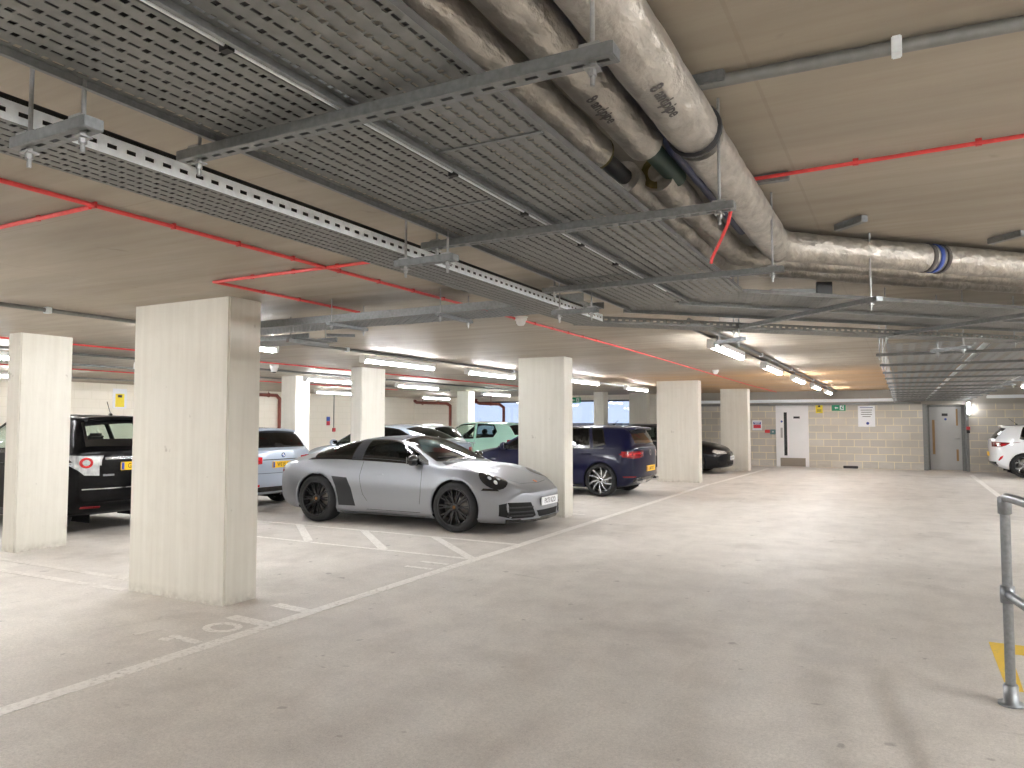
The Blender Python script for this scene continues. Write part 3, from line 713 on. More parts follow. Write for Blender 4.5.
# trapeze hangers: slotted channel on two threaded rods
def hanger(label, L, z, mat4, rods=(None,None), bolts=True, cell=.05, ztop=ZC, name='trapeze_hanger'):
    """local x along the channel from 0 to L; channel top at z"""
    t = thing(name, label, 'hanger')
    w = .0205; h = .023
    def put(mb, nm, mt, solid=0):
        mb.v = [tuple(mat4 @ Vector(p)) for p in mb.v]
        return mb.build(nm, MT[mt], t, solid=solid)
    mb = MB()
    mb.slots(0, L, -w, w, cell, 2*w, lambda i, j: (cell*.28, .0055), lambda u, v: (u, v, z-h))
    for s in (-1, 1):
        mb.add([(0,s*w,z-h),(L,s*w,z-h),(L,s*w,z),(0,s*w,z)], [(0,1,2,3)])
        mb.add([(0,s*w,z),(L,s*w,z),(L,s*w*.5,z),(0,s*w*.5,z)], [(0,1,2,3)])
    put(mb, 'channel', 'galv', .0025)
    for r in rods:
        if r is None: continue
        put(MB().tube([(r,0,z-h-.045),(r,0,ztop-.002)], .005, 8), 'threaded_rod', 'rod')
        n = MB()
        n.lathe([(0,z-h-.026),(.0085,z-h-.026),(.0085,z-h-.013),(0,z-h-.013)], 6, 0, Matrix.Translation((r,0,0)), False)
        n.box(r-.014, r+.014, -.014, .014, z-h-.014, z-h-.010)
        n.box(r-.02, r+.02, -.02, .02, z+.001, z+.007); n.tube([(r,0,z-h-.012),(r,0,z+.003)], .0075, 6)
        put(n, 'nut_and_washer', 'rod')
    # end caps of the channel
    for xe in (-.003, L): put(MB().box(xe, xe+.003, -w, w, z-h, z), 'end_cap', 'galv')
    return t
for i, (yv, lab) in enumerate(((1.27,'nearest slotted steel channel holding the overhead trays, hung on a rod'), (2.37,'second slotted steel channel under the overhead trays'), (3.47,'third slotted steel channel under the overhead trays, before the diagonal run'), (.12,'slotted steel channel under the trays above the viewpoint'), (-1.1,'slotted steel channel under the trays behind the viewpoint'))):
    hanger(lab, 1.19, 2.202, Matrix.Translation((-1.645, yv, 0)), (.06, 1.145))
for i, (yv, lab) in enumerate(((.92,'short slotted channel under the narrow tray, nearest the left edge'), (2.33,'short slotted channel under the narrow tray in the middle'), (3.8,'short slotted channel under the narrow tray at the bend'))):
    hanger(lab, .27, 2.135, Matrix.Translation((-1.745, yv, 0)), (.04, .235))
for k, (yl, lab) in enumerate(((.62,'slanting channel under the diagonal trays, left of the far tray'), (1.98,'slanting channel under the diagonal trays, in front of the far tray'), (3.3,'slanting channel under the diagonal trays at the right edge'))):
    Md = MD @ Matrix.Translation((.0+.04, yl+.55, 0))
    hanger(lab, 1.42, 2.185, Md, (.06, 1.36))
for k in range(2):
    hanger(('short channel stub under the diagonal run by the strip lights', 'short channel stub under the diagonal run by the far tray')[k], .34, 2.10, MD @ Matrix.Translation((-.10, (.85,2.9)[k]+.3, 0)), (.05, .29))
for k in range(13):
    yv = 7.9+1.45*k
    hanger('cross channel under the far pair of cable trays, '+('nearest the camera', 'second from the diagonal run', 'third from the diagonal run', 'fourth from the diagonal run', 'fifth from the diagonal run', 'sixth from the diagonal run',
      'seventh from the diagonal run', 'eighth from the diagonal run', 'ninth from the diagonal run', 'fourth from the grey door', 'third from the grey door', 'second from the grey door', 'closest to the grey door')[k],
      1.95, 2.16, Matrix.Translation((-.20, yv, 0)), (.03, 1.90), cell=.1)['group'] = 'cross channels under the far trays'
# bracket strips with rods beside the far tray
for (xa, ya, lab) in ((-3.15,4.72,'small bracket on a rod under the left branching tray, by the smoke detector'), (-4.25,4.72,'small bracket on a rod under the left branching tray, near the column'), (-5.6,4.72,'small bracket on a rod under the left branching tray, behind the nearest column')):
    hanger(lab, .50, 2.345, Matrix.Translation((xa, ya, 0)) @ Matrix.Rotation(PI/2, 4, 'Z'), (.04, .46))
# diagonal brace arm near left tray
tag(MB().box(-.015, .015, 0, .26, 2.30, 2.325, 0, Matrix.Translation((-4.72,5.22,0)) @ Matrix.Rotation(-.9, 4, 'Z')).build('brace_arm', MT['galv']), 'short slanting steel arm under the left branching tray', 'bracket')

# cables in the near trays (seen through the slots)
cl = 'black cable lying in the overhead tray second from the left'
for k, x in enumerate((-1.485,-1.448,-1.411,-1.374,-1.337,-1.30,-1.263,-1.226,-1.19)):
    r = .017
    tag(MB().tube([(x,-1.58,TZ+r+.002),(x+.004,1.4,TZ+r+.002),(x-.003,2.8,TZ+r+.002),(x,4.2,TZ+r+.002)], r, 8).build('power_cable', MT['cable']), cl, 'cable', 'black cables in the perforated tray second from the left')
for k, x in enumerate((-1.07,-1.036,-1.0,-.785)):
    r = .015
    tag(MB().tube([(x,-1.58,TZ+r+.002),(x+.003,2.0,TZ+r+.002),(x,4.0,TZ+r+.002)], r, 8).build('power_cable', MT['cable']), 'black cable lying in the overhead tray beside the foil pipes', 'cable', 'black cables in the tray beside the pipes')
for k, (x, zz) in enumerate(((-1.925,0),(-1.885,0),(-1.845,0),(-1.805,0),(-1.765,0),(-1.905,.042),(-1.865,.042),(-1.825,.042),(-1.785,.042))):
    r = .0195
    tag(MB().tube([(x,-1.58,2.167+r+zz),(x+.002,2.0,2.167+r+zz),(x,4.3,2.167+r+zz)], r, 8).build('power_cable', MT['cable']), 'thick black cable lying behind the bright slotted rail of the narrow tray', 'cable', 'thick black cables in the narrow tray')
# grey divider strip between the two wide trays
t = thing('bonding_strip', 'pale thin conduit lying along the edge of the wide tray', 'conduit', (0,0,0))
MB().tube([(-1.116,-1.58,2.214),(-1.116,3.9,2.214)], .0038, 8).build('tube', MT['galvb'], t)
for yv in (-.4,.3,.95,1.28,1.75,2.2,2.7,3.1): MB().box(-1.128, -1.104, yv-.008, yv+.008, 2.203, 2.224).build('cable_tie', MT['black'], t)

# ------------------------------------------------------------------ foil-insulated pipes
def foil_bm(pts, r, n=20, wob=.003):
    mb = MB()
    P = []
    for a, b in zip(pts, pts[1:]):
        a = Vector(a); b = Vector(b); k = max(1, int((b-a).length/.08))
        for i in range(k): P.append(a.lerp(b, i/k))
    P.append(Vector(pts[-1]))
    rs = [r+random.uniform(-wob, wob) for _ in P]
    return mb.tube(P, rs, n)
def elbow(p, d0, d1, R, n=6):
    """points rounding the corner at p, coming along d0 and leaving along d1"""
    p = Vector(p); d0 = Vector(d0).normalized(); d1 = Vector(d1).normalized()
    th = d0.angle(d1); tl = R*math.tan(th/2)
    a = p-d0*tl; b = p+d1*tl
    out = []
    for i in range(n+1):
        s = i/n
        out.append((a.lerp(p, s)).lerp(p.lerp(b, s), s))
    return out
dY = (0,1,0); dD = (1,1,0)
zc = 2.452
k45 = math.sqrt(.5)
# pipe C, the largest, beside the tray hangers
t = thing('insulated_pipe', 'thickest foil wrapped pipe overhead, rightmost of the three, bending right', 'pipe', (0,0,0))
xc, rc = -.575, .080
foil_bm([(xc,-1.6,zc),(xc,2.36,zc)], rc).build('foil_wrap', MT['foil'], t)
pc = Vector((xc, 4.13, zc))
foil_bm([(xc,2.42,zc)]+[tuple(q) for q in elbow(pc, dY, dD, .25)]+[tuple(pc+Vector(dD).normalized()*4.7)], rc).build('foil_wrap', MT['foil'], t)
MB().tube([(xc,2.35,zc),(xc,2.43,zc)], rc-.014, 20).build('bare_gap', MT['black'], t)
Rr = Matrix.Translation((xc,2.345,zc)) @ Matrix.Rotation(-PI/2,4,'X')
MB().lathe([(rc-.01,0),(rc+.009,0),(rc+.010,.02),(rc-.01,.025)], 24, 0, Rr).build('joint_band', MT['black'], t)
ed = pc+Vector(dD).normalized()*.02
MB().lathe([(rc,-.012),(rc+.012,-.012),(rc+.012,.012),(rc,.012)], 24, 0, Matrix.Translation(ed) @ Matrix.Rotation(A45,4,'Z') @ Matrix.Rotation(-PI/2,4,'X')).build('elbow_band', MT['foil'], t)
MR = Matrix.Translation(pc+Vector(dD).normalized()*1.0) @ Matrix.Rotation(A45,4,'Z') @ Matrix.Rotation(-PI/2,4,'X')
for k, (mm, o) in enumerate((('ink',0),('signb',.05),('ink',.10))):
    MB().lathe([(rc+.001,o),(rc+.004,o),(rc+.004,o+.03),(rc+.001,o+.03)], 24, 0, MR).build('marking_band', MT[mm], t)
def pipe_print(txt, size, x, y, r, ang, parent):
    """print running along the pipe, facing down"""
    def bend(co):
        a = ang + co.y/r
        return Vector((x+math.sin(a)*(r+.0028+co.z*.5), y+co.x, zc-math.cos(a)*(r+.0028+co.z*.5)))
    return text_mesh(txt, size, 'printed_mark', MT['ink'], parent, None, .0006, bend, bold=.0012)
for yv in (.9, 1.93): pipe_print('8 andpipe', .052, xc, yv, rc, .35, t)
# pipe B with a torn gap
t = thing('insulated_pipe', 'middle foil wrapped pipe overhead, its wrap torn open to a dark core', 'pipe', (0,0,0))
xb, rb = -.752, .066; zb = 2.455
foil_bm([(xb,-1.6,zb),(xb,2.38,zb)], rb).build('foil_wrap', MT['foil'], t)
pb = Vector((xb-.045, 4.25, zb-.01))
foil_bm([(xb-.05,2.70,zb-.01),(xb-.048,2.9,zb-.01)]+[tuple(q) for q in elbow(pb, dY, dD, .25)]+[tuple(pb+Vector(dD).normalized()*4.6)], rb-.006, wob=.006).build('foil_wrap', MT['foil'], t)
MB().tube([(xb,2.3,zb),(xb,2.8,zb)], rb*.55, 16).build('bare_core', MT['greenpipe'], t)
for (y0, y1) in ((2.36,2.385),(2.70,2.73)):
    wl = MB(); wl.lathe([(rb*.56,y0),(rb*.97,y0),(rb*.97,y1),(rb*.56,y1)], 20, 0, Matrix.Translation((xb if y0 < 2.5 else xb-.05,0,zb)) @ Matrix.Rotation(-PI/2,4,'X'))
    wl.build('wool_edge', MT['wool'], t)
for yv in (1.02, 1.93):
    pipe_print('8 andpipe', .046, xb, yv, rb, .30, t)
# pipe A, half hidden by the tray
t = thing('insulated_pipe', 'leftmost foil wrapped pipe overhead, half hidden above the tray edge', 'pipe', (0,0,0))
xa, ra = -.905, .060; za = 2.43
foil_bm([(xa,-1.6,za),(xa,2.33,za)], ra).build('foil_wrap', MT['foil'], t)
pa = Vector((xa, 4.35, za))
foil_bm([(xa,2.62,za),(xa,3.0,za)]+[tuple(q) for q in elbow(pa, dY, dD, .25)]+[tuple(pa+Vector(dD).normalized()*4.5)], ra, wob=.005).build('foil_wrap', MT['foil'], t)
MB().tube([(xa,2.25,za),(xa,2.7,za)], ra*.5, 14).build('bare_core', MT['black'], t)
MB().lathe([(ra*.5,2.325),(ra*.97,2.325),(ra*1.0,2.345),(ra*.5,2.36)], 20, 0, Matrix.Translation((xa,0,za)) @ Matrix.Rotation(-PI/2,4,'X')).build('wool_edge', MT['wool'], t)
for yv in (1.42,): pipe_print('8 andpipe', .046, xa, yv, ra, .5, t)
tag(MB().tube([(-.675,-1.6,2.505),(-.675,2.2,2.505),(-.683,2.5,2.46),(-.683,3.75,2.46)], .024, 12).build('bare_pipe', MT['navypipe']), 'thin bare dark blue pipe above and between the foil pipes', 'pipe')
# pipe support brackets on the ceiling
for k, (x, y, L, rz, lab) in enumerate(((-.60,2.19,.16,0,'short channel on the ceiling by the end of the crossing conduit'), (-.55,3.22,.16,0,'short channel bracket on the ceiling by the red cable'),
        (-.28,4.22,.20,A45+PI/2,'short channel bracket above the diagonal foil pipe, left one'), (.47,4.95,.20,A45+PI/2,'short channel bracket above the diagonal foil pipe, right one'))):
    M_ = Matrix.Translation((x, y, 0)) @ Matrix.Rotation(0 if rz == 0 else -PI/4, 4, 'Z')
    mb = MB(); mb.bbox(0, L, -.02, .02, ZC-.035, ZC-.001, .003, 0, M_)
    tag(mb.build('ceiling_bracket', MT['galv']), lab, 'bracket')
# metal box and lid lying on the trays behind the bend
t = thing('junction_box', 'grey steel box with an open lid lying on the trays behind the pipe bend', 'box', (-.55, 4.95, 0))
Mb = Matrix.Rotation(.5, 4, 'Z')
MB().bbox(-.22, .06, -.10, .10, 2.27, 2.33, .004, 0, Mb).build('case', MT['galvd'], t); MB().bbox(.10, .20, -.02, .0, 2.27, 2.39, .003, 0, Mb).build('lid', MT['black'], t)
# ------------------------------------------------------------------ cars
import numpy as np
def pchip(xs, ys, xq):
    xs = np.asarray(xs, float); ys = np.asarray(ys, float); xq = np.asarray(xq, float)
    h = np.diff(xs); d = np.diff(ys)/h; n = len(xs)
    m = np.zeros(n)
    for i in range(1, n-1):
        if d[i-1]*d[i] > 0:
            w1 = 2*h[i]+h[i-1]; w2 = h[i]+2*h[i-1]
            m[i] = (w1+w2)/(w1/d[i-1]+w2/d[i])
    m[0] = d[0]; m[-1] = d[-1]
    k = np.clip(np.searchsorted(xs, xq)-1, 0, n-2)
    t = (xq-xs[k])/h[k]
    return ((1+2*t)*(1-t)**2)*ys[k]+t*(1-t)**2*h[k]*m[k]+t*t*(3-2*t)*ys[k+1]+t*t*(t-1)*h[k]*m[k+1]
def paint(name, c, flake=0, rough=.28, metal=.0, coat=1, spec=.35):
    m = mat(name, c, rough, metal, coat=coat, noise=(300,.03,(1,1,1)), flake=flake)
    nt = m.node_tree; b = nt.nodes['Principled BSDF']; b.inputs['Coat Roughness'].default_value = .08; b.inputs['Specular IOR Level'].default_value = spec; out = nt.nodes['Material Output']
    ge = nt.nodes.new('ShaderNodeNewGeometry'); dk = nt.nodes.new('ShaderNodeBsdfDiffuse'); dk.inputs[0].default_value = (.02,.02,.02,1)
    mx = nt.nodes.new('ShaderNodeMixShader')      # unpainted inside of the shell
    nt.links.new(ge.outputs['Backfacing'], mx.inputs[0]); nt.links.new(b.outputs[0], mx.inputs[1]); nt.links.new(dk.outputs[0], mx.inputs[2]); nt.links.new(mx.outputs[0], out.inputs[0])
    return m
CM = dict(
 glass=glass_mat('car_glass', (.30,.36,.34,1), 1.0), privacy=glass_mat('dark_car_glass', (.05,.055,.055,1), 1.0), clear=glass_mat('clear_car_glass', (.72,.80,.76,1), 1.0),
 black=mat('gloss_black_trim', sr(18,18,20), .18, 0, coat=.6), satin=mat('satin_black_trim', sr(34,35,38), .45), tyre=mat('tyre_rubber', sr(30,30,31), .75, noise=(60,.15,(1,1,1))),
 rimk=mat('black_alloy', sr(28,28,30), .3, .3, coat=.5), rims=mat('machined_alloy', sr(205,207,210), .25, .85), rimg=mat('grey_alloy', sr(140,142,146), .3, .7),
 disc=mat('brake_disc_steel', sr(120,116,110), .35, .9), red=mat('red_lamp_lens', sr(190,22,30), .12, coat=1), redd=mat('dark_red_lamp_lens', sr(120,16,26), .12, coat=1), clearl=mat('clear_lamp_lens', sr(206,210,214), .1, .35, coat=1, noise=(26,.22,(1,1,.5))),
 lampk=mat('dark_lamp_glass', sr(24,26,30), .06, coat=1), led=mat('bright_lamp_element', sr(236,240,245), .15, .4), seat=mat('dark_seat_fabric', sr(44,44,47), .8, noise=(80,.1,(1,1,1))), dash=mat('dashboard_plastic', sr(38,38,40), .6),
 platey=mat('yellow_plate', sr(250,200,20), .4), platew=mat('white_plate', sr(236,238,240), .4), ink=mat('plate_black', sr(15,15,16), .5), gb=mat('plate_blue', sr(40,70,170), .4),
 chrome=mat('chrome', sr(225,227,230), .08, 1), gap=mat('panel_gap', sr(12,12,13), .8), roof=mat('black_roof_fabric', sr(44,45,48), .8, noise=(200,.12,(1,1,1))), crest=mat('gold_enamel', sr(150,104,52), .4, .3), orange=mat('orange_enamel', sr(205,110,50), .4), badge=mat('dark_badge', sr(40,44,60), .3, .5), blueb=mat('blue_badge', sr(50,100,190), .3),
)
class Car:
    def __init__(s, name, label, rows, paintm, axles, tyre, loc, rz, bow=(.12,.28), bulge=(.05,.06), zc=(.6,.42), arch=.045, dx=.03, group=None, ct=(3.2,3.2)):
        s.t = thing(name, label, 'car', (loc[0], loc[1], 0), rz, group)
        s.R = np.array(rows, float); s.p = paintm; s.ax = axles; s.ty = tyre
        s.bow = bow; s.x0, s.x1 = s.R[0,0], s.R[-1,0]; s.W = s.R[:,2].max(); s.cut = []; s.bulge = bulge; s.zc = zc; s.arch = arch; s.dx = dx; s.ct = ct
    def cols(s, x): return [float(pchip(s.R[:,0], s.R[:,k], [min(max(x,s.x0),s.x1)])[0]) for k in range(1, 9)]
    def ctrl(s, x):
        zb, w, zm, wb, ze, wr, zr, zt = s.cols(x)
        P = [(0,zb),(w-.14,zb),(w-.035,zb+.07),(w,zm),(wb,ze),(wr,zr),(wr*.56,zt-(zt-zr)*.28),(0,zt)]
        P = [(-P[1][0],P[1][1])]+P+[(-P[6][0],P[6][1])]
        return np.array(P)
    def sec(s, x, ts):
        P = s.ctrl(x); q = np.arange(-1, 9)
        ts = np.asarray(ts, float); tt = np.where(ts > 7, 14-ts, ts); sg = np.where(ts > 7, -1., 1.)
        y = pchip(q, P[:,0], tt)*sg; z = pchip(q, P[:,1], tt)
        return np.stack([s.bend(x, y), y, z], 1)
    def bend(s, x, y):
        if x > 0: a = s.ax[1]*.75; k = max(0, (x-a)/(s.x1-a)); b = -s.bow[1]
        else: a = s.ax[0]*.75; k = max(0, (x-a)/(s.x0-a)); b = s.bow[0]
        return x+b*k*k*(np.abs(y)/s.W)**2.4
    def S(s, x, t):
        e = .01
        p = s.sec(x, [t])[0]
        a = s.sec(x+e, [t])[0]-s.sec(x-e, [t])[0]; b = s.sec(x, [min(t+.02,13.9)])[0]-s.sec(x, [t-.02])[0]
        n = np.cross(a, b); n /= (np.linalg.norm(n)+1e-12)
        c = p-np.array([p[0],0,.6])
        if n.dot(c) < 0: n = -n
        return Vector(p), Vector(n)
    def window(s, poly, shrink=.0): s.cut.append(poly)
    def body(s, xs_extra=()):
        ts = []
        for k, n in enumerate((2,2,8,10,12,6,6)): ts += [k+i/n for i in range(n)]
        ts = ts+[7]+[14-t for t in reversed(ts)][:-1]
        n = len(ts); nx = int((s.x1-s.x0)/s.dx)+1
        xs = np.linspace(s.x0, s.x1, nx)
        rings = []; dom = []
        def cap(x, sgn, bulge, zc, ct):
            out = []
            base = s.sec(x, ts)
            for a in (.985,.95,.9,.82,.7,.55,.4,.25,.12):
                q = base.copy()
                q[:,1] = base[:,1]*a; q[:,2] = zc+(base[:,2]-zc)*a
                y = q[:,1]
                q[:,0] = [s.bend(x, yy) for yy in y]
                q[:,0] += sgn*bulge*(1-a**ct)**(1/ct)
                out.append(q)
            return out
        c0 = cap(xs[0], -1, s.bulge[0], s.zc[0], s.ct[0]); c1 = cap(xs[-1], 1, s.bulge[1], s.zc[1], s.ct[1])
        for q in reversed(c0): rings.append(q); dom.append(None)
        for x in xs: rings.append(s.sec(x, ts)); dom.append(x)
        for q in c1: rings.append(q); dom.append(None)
        V = np.concatenate(rings); m = len(rings)
        F = []; D = []
        for i in range(m-1):
            for j in range(n):
                q = (j+1) % n
                F.append((i*n+j, i*n+q, (i+1)*n+q, (i+1)*n+j)); D.append((i, j))
        F.append(tuple(reversed(range(n)))); D.append((-1,0)); F.append(tuple(range((m-1)*n, m*n))); D.append((-1,0))
        s.bvh = BVHTree.FromPolygons([tuple(v) for v in V], F)
        # wheel arches: snap the nearest vertices to the arch circle, then open it
        keep = np.ones(len(F), bool)
        for a, r in zip(s.ax, s.ty):
            ra = r+s.arch; cz = r*.99
            d = np.hypot(V[:,0]-a, V[:,2]-cz); side = np.abs(V[:,1]) > .42
            near = side & (np.abs(d-ra) < s.dx*.62) & (d > 1e-6)
            k = ra/d[near]
            V[near,0] = a+(V[near,0]-a)*k; V[near,2] = cz+(V[near,2]-cz)*k
            for fi, f in enumerate(F):
                c = V[list(f)].mean(0)
                if abs(c[1]) > .42 and np.hypot(c[0]-a, c[2]-cz) < ra-.001 and c[2] < cz+ra: keep[fi] = False
        tsn = np.array(ts)
        for fi, (i, j) in enumerate(D):
            if i < 0 or dom[i] is None or i+1 >= m or dom[i+1] is None: continue
            x = (dom[i]+dom[i+1])/2; t0 = ts[j]; t1 = ts[(j+1) % n] if j+1 < n else 14
            t = (t0+t1)/2
            for poly in s.cut:
                for tt in ((t,),(14-t,)) if poly[1] else ((t,),):
                    if inside(poly[0], x, tt[0]): keep[fi] = False
        mb = MB()
        mb.add([tuple(v) for v in V], [f for f, k in zip(F, keep) if k], 0, True)
        o = mb.build('body', s.p, s.t)
        b = bmesh.new(); b.from_mesh(o.data)
        bmesh.ops.delete(b, geom=[v for v in b.verts if not v.link_faces], context='VERTS')
        bmesh.ops.recalc_face_normals(b, faces=b.faces); b.to_mesh(o.data); b.free()
        s.bo = o
        # arch lips and liners
        for a, r in zip(s.ax, s.ty):
            ra = r+s.arch; cz = r*.99
            for sd in (1, -1):
                lip = []
                for ring in (ra-.006, ra+.022):
                    row = []
                    for k in range(33):
                        an = -.30+(PI+.60)*k/32
                        x = a+ring*math.cos(an); z = cz+ring*math.sin(an)
                        if z < .14: z = .14
                        row.append((x, z))
                    lip.append(row)
                w = MB(); vs = []
                for k in range(33):
                    pts = []
                    for row in lip:
                        p, nn = s.ray('side', row[k][0], row[k][1], sd)
                        pts.append(p)
                    if pts[0] is None or pts[1] is None:
                        vs.append(None); continue
                    q = pts[0]; q2 = pts[1]
                    vs.append((Vector((q.x, q.y+sd*.004, q.z)), Vector((q2.x, q2.y+sd*.003, q2.z)), Vector((q.x, q.y-sd*.03, q.z)), Vector((q.x, sd*.45, q.z))))
                lw = MB()
                for u, v in zip(vs, vs[1:]):
                    if u is None or v is None: continue
                    w.add([u[0],u[1],v[1],v[0],u[2],v[2]], [(0,1,2,3),(4,0,3,5)] if sd < 0 else [(3,2,1,0),(5,3,0,4)], 0, True)
                    lw.add([u[2],v[2],v[3],u[3]], [(0,1,2,3)], 0, True)
                if w.v: w.build('wheel_arch_lip', s.lipm if hasattr(s, 'lipm') else s.p, s.t)
                lw.add([(a-ra, sd*.45, .12),(a+ra, sd*.45, .12),(a+ra, sd*.45, cz+ra),(a-ra, sd*.45, cz+ra)], [(0,1,2,3)])
                lw.build('wheel_well', CM['gap'], s.t)
    def ray(s, view, u, v, sd=1):
        if view == 'side': o, d = Vector((u, sd*2, v)), Vector((0,-sd,0))
        elif view == 'front': o, d = Vector((4, u, v)), Vector((-1,0,0))
        elif view == 'rear': o, d = Vector((-4, u, v)), Vector((1,0,0))
        else: o, d = Vector((u, v, 3)), Vector((0,0,-1))
        p, n, i, _ = s.bvh.ray_cast(o, d)
        if p is None: return None, None
        if n.dot(d) > 0: n = -n
        return p, n
    def map(s, view, sd=1):
        if view == 'par': return lambda u, v: s.S(u, v if sd > 0 else 14-v)
        return lambda u, v: s.ray(view, u, v, sd)
    def panel(s, name, polys, view, m, off=.003, g=.05, sd=1, parent=None, gt=None, depth=.012, mb=None, build=True):
        """polygons in a 2D domain laid on the body surface, folded in at the edge"""
        fn = s.map(view, sd); mb = mb or MB()
        for poly in polys:
            bm = bmesh.new()
            bm.faces.new([bm.verts.new((p[0], p[1], 0)) for p in poly])
            us = [p[0] for p in poly]; vv = [p[1] for p in poly]
            for (lo, hi, no, st) in ((min(us), max(us), (1,0,0), g), (min(vv), max(vv), (0,1,0), gt or g)):
                k = int((hi-lo)/st)
                for i in range(1, k+1):
                    c = lo+(hi-lo)*i/(k+1)
                    bmesh.ops.bisect_plane(bm, geom=bm.verts[:]+bm.edges[:]+bm.faces[:], plane_co=Vector(no)*c, plane_no=no)
            bmesh.ops.triangulate(bm, faces=[f for f in bm.faces if len(f.verts) > 4])
            bad = []; bord = {}
            edge = [e for e in bm.edges if len(e.link_faces) == 1]
            for v in bm.verts:
                p, n = fn(v.co.x, v.co.y)
                if p is None: bad.append(v); continue
                bord[v] = (p, n)
            bmesh.ops.delete(bm, geom=bad, context='VERTS')
            for v in bm.verts: v.co = bord[v][0]+bord[v][1]*off
            if depth:
                nv = {}
                for e in [e for e in edge if e.is_valid]:
                    for v in e.verts:
                        if v not in nv: nv[v] = bm.verts.new(bord[v][0]-bord[v][1]*depth)
                    a, b = e.verts
                    try: bm.faces.new((a, b, nv[b], nv[a]))
                    except ValueError: pass
            bmesh.ops.recalc_face_normals(bm, faces=bm.faces)
            # face outwards
            f0 = [f for f in bm.faces]
            sc = 0
            for f in f0[:max(1, len(f0))]:
                c = f.calc_center_median(); ref = Vector((c.x*.4, 0, .55)); sc += f.normal.dot((c-ref).normalized())*f.calc_area()
            if sc < 0: bmesh.ops.reverse_faces(bm, faces=bm.faces)
            mb.bm(bm, 0, False)
        if not build: return mb
        return mb.build(name, m, parent or s.t)
    def ring(s, name, poly, w, view, m, off=.004, sd=1, parent=None, depth=.006, g=.06, wt=None):
        """border band just inside a polygon"""
        n = len(poly); c = (sum(p[0] for p in poly)/n, sum(p[1] for p in poly)/n)
        wt = wt or w
        ext = (max(p[0] for p in poly)-min(p[0] for p in poly), max(p[1] for p in poly)-min(p[1] for p in poly))
        inn = inset(poly, w, wt)
        qs = [[poly[i], poly[(i+1)%n], inn[(i+1)%n], inn[i]] for i in range(n)]
        return s.panel(name, qs, view, m, off, g, sd, parent, gt=(g if view != 'par' else .12), depth=depth)
    def glaze(s, name, poly, m='glass', both=True, w=.018, wt=.10, rim='black', cut=True, frame=True):
        """window in (x,t): opens the shell, adds the pane and its black edge"""
        if cut: s.cut.append((inset(poly, w*.6, wt*.6), both))
        s.pend = getattr(s, 'pend', []); s.pend.append((name, poly, m, both, w, wt, rim, frame))
    def finish_glass(s):
        for (name, poly, m, both, w, wt, rim, frame) in s.pend:
            for sd in ((1, -1) if both else (1,)):
                p = s.panel(name, [poly], 'par', CM[m], .0035, .06, sd, gt=.14, depth=0)
                if frame: s.ring('window_seal', poly, w, 'par', CM[rim], .005, sd, p, wt=wt)
    def line(s, pts, view='par', w=.0055, m='gap', sd=1, name='shut_line', off=.0012):
        qs = []
        for a, b in zip(pts, pts[1:]):
            dx, dy = b[0]-a[0], b[1]-a[1]
            if view == 'par': n = (w/2, 0) if abs(dx) < abs(dy)*.35 else (0, w*2)
            else:
                l = math.hypot(dx, dy); n = (-dy/l*w/2, dx/l*w/2)
            qs.append([(a[0]+n[0],a[1]+n[1]),(a[0]-n[0],a[1]-n[1]),(b[0]-n[0],b[1]-n[1]),(b[0]+n[0],b[1]+n[1])])
        return s.panel(name, qs, view, CM[m], off, .06, sd, gt=.2 if view == 'par' else None, depth=0)
    def wheels(s, style, rimm, width=.235, hub='badge', track=None, disc=True, capm=None, rimk=.735):
        for k, (a, r) in enumerate(zip(s.ax, s.ty)):
            for sd in (1, -1):
                yo = sd*((track[k] if track else s.W)-.012)
                make_wheel(s.t, a, yo, r, width if not isinstance(width, tuple) else width[k], sd, style, rimm, capm or hub, disc, rimk)
    def seats(s, xf, xr, z=.30, hw=.36, h=.62):
        for sd in (1, -1):
            o = MB().bbox(xf-.25, xf+.25, sd*hw-.25, sd*hw+.25, z, z+.18, .05)
            o.bbox(-.07, .07, -.24, .24, 0, h, .06, 0, Matrix.Translation((xf-.27, sd*hw, z+.12)) @ Matrix.Rotation(-.25, 4, 'Y'))
            so = o.build('front_seat', CM['seat'], s.t)
            MB().bbox(-.05, .05, -.13, .13, h+.03, h+.20, .04, 0, Matrix.Translation((xf-.27, sd*hw, z+.12)) @ Matrix.Rotation(-.25, 4, 'Y')).build('headrest', CM['seat'], so)
        if xr is not None:
            o = MB().bbox(xr-.25, xr+.25, -.62, .62, z, z+.18, .05).bbox(-.07, .07, -.62, .62, 0, h*.9, .06, 0, Matrix.Translation((xr-.27, 0, z+.14)) @ Matrix.Rotation(-.25, 4, 'Y')).build('rear_seat', CM['seat'], s.t)
            for y in (-.38, .38): MB().bbox(-.05, .05, y-.12, y+.12, h*.9+.02, h*.9+.14, .03, 0, Matrix.Translation((xr-.27, 0, z+.14)) @ Matrix.Rotation(-.25, 4, 'Y')).build('headrest', CM['seat'], o)
    def dash(s, x, z, w=.66, side=-1):
        d = MB().bbox(x-.28, x+.22, -w, w, z-.30, z, .06).build('dashboard', CM['dash'], s.t)
        M = Matrix.Translation((x-.36, side*.36, z-.04)) @ Matrix.Rotation(-1.15, 4, 'Y')
        mb = MB().tube([M @ Vector((.18*math.cos(2*PI*k/24), .18*math.sin(2*PI*k/24), 0)) for k in range(25)], .014, 8)
        mb.tube([M @ Vector((-.17,0,0)), M @ Vector((.17,0,0))], .016, 6).lathe([(0,-.01),(.05,-.01),(.05,.02),(0,.02)], 12, 0, M)
        mb.build('steering_wheel', CM['dash'], d)
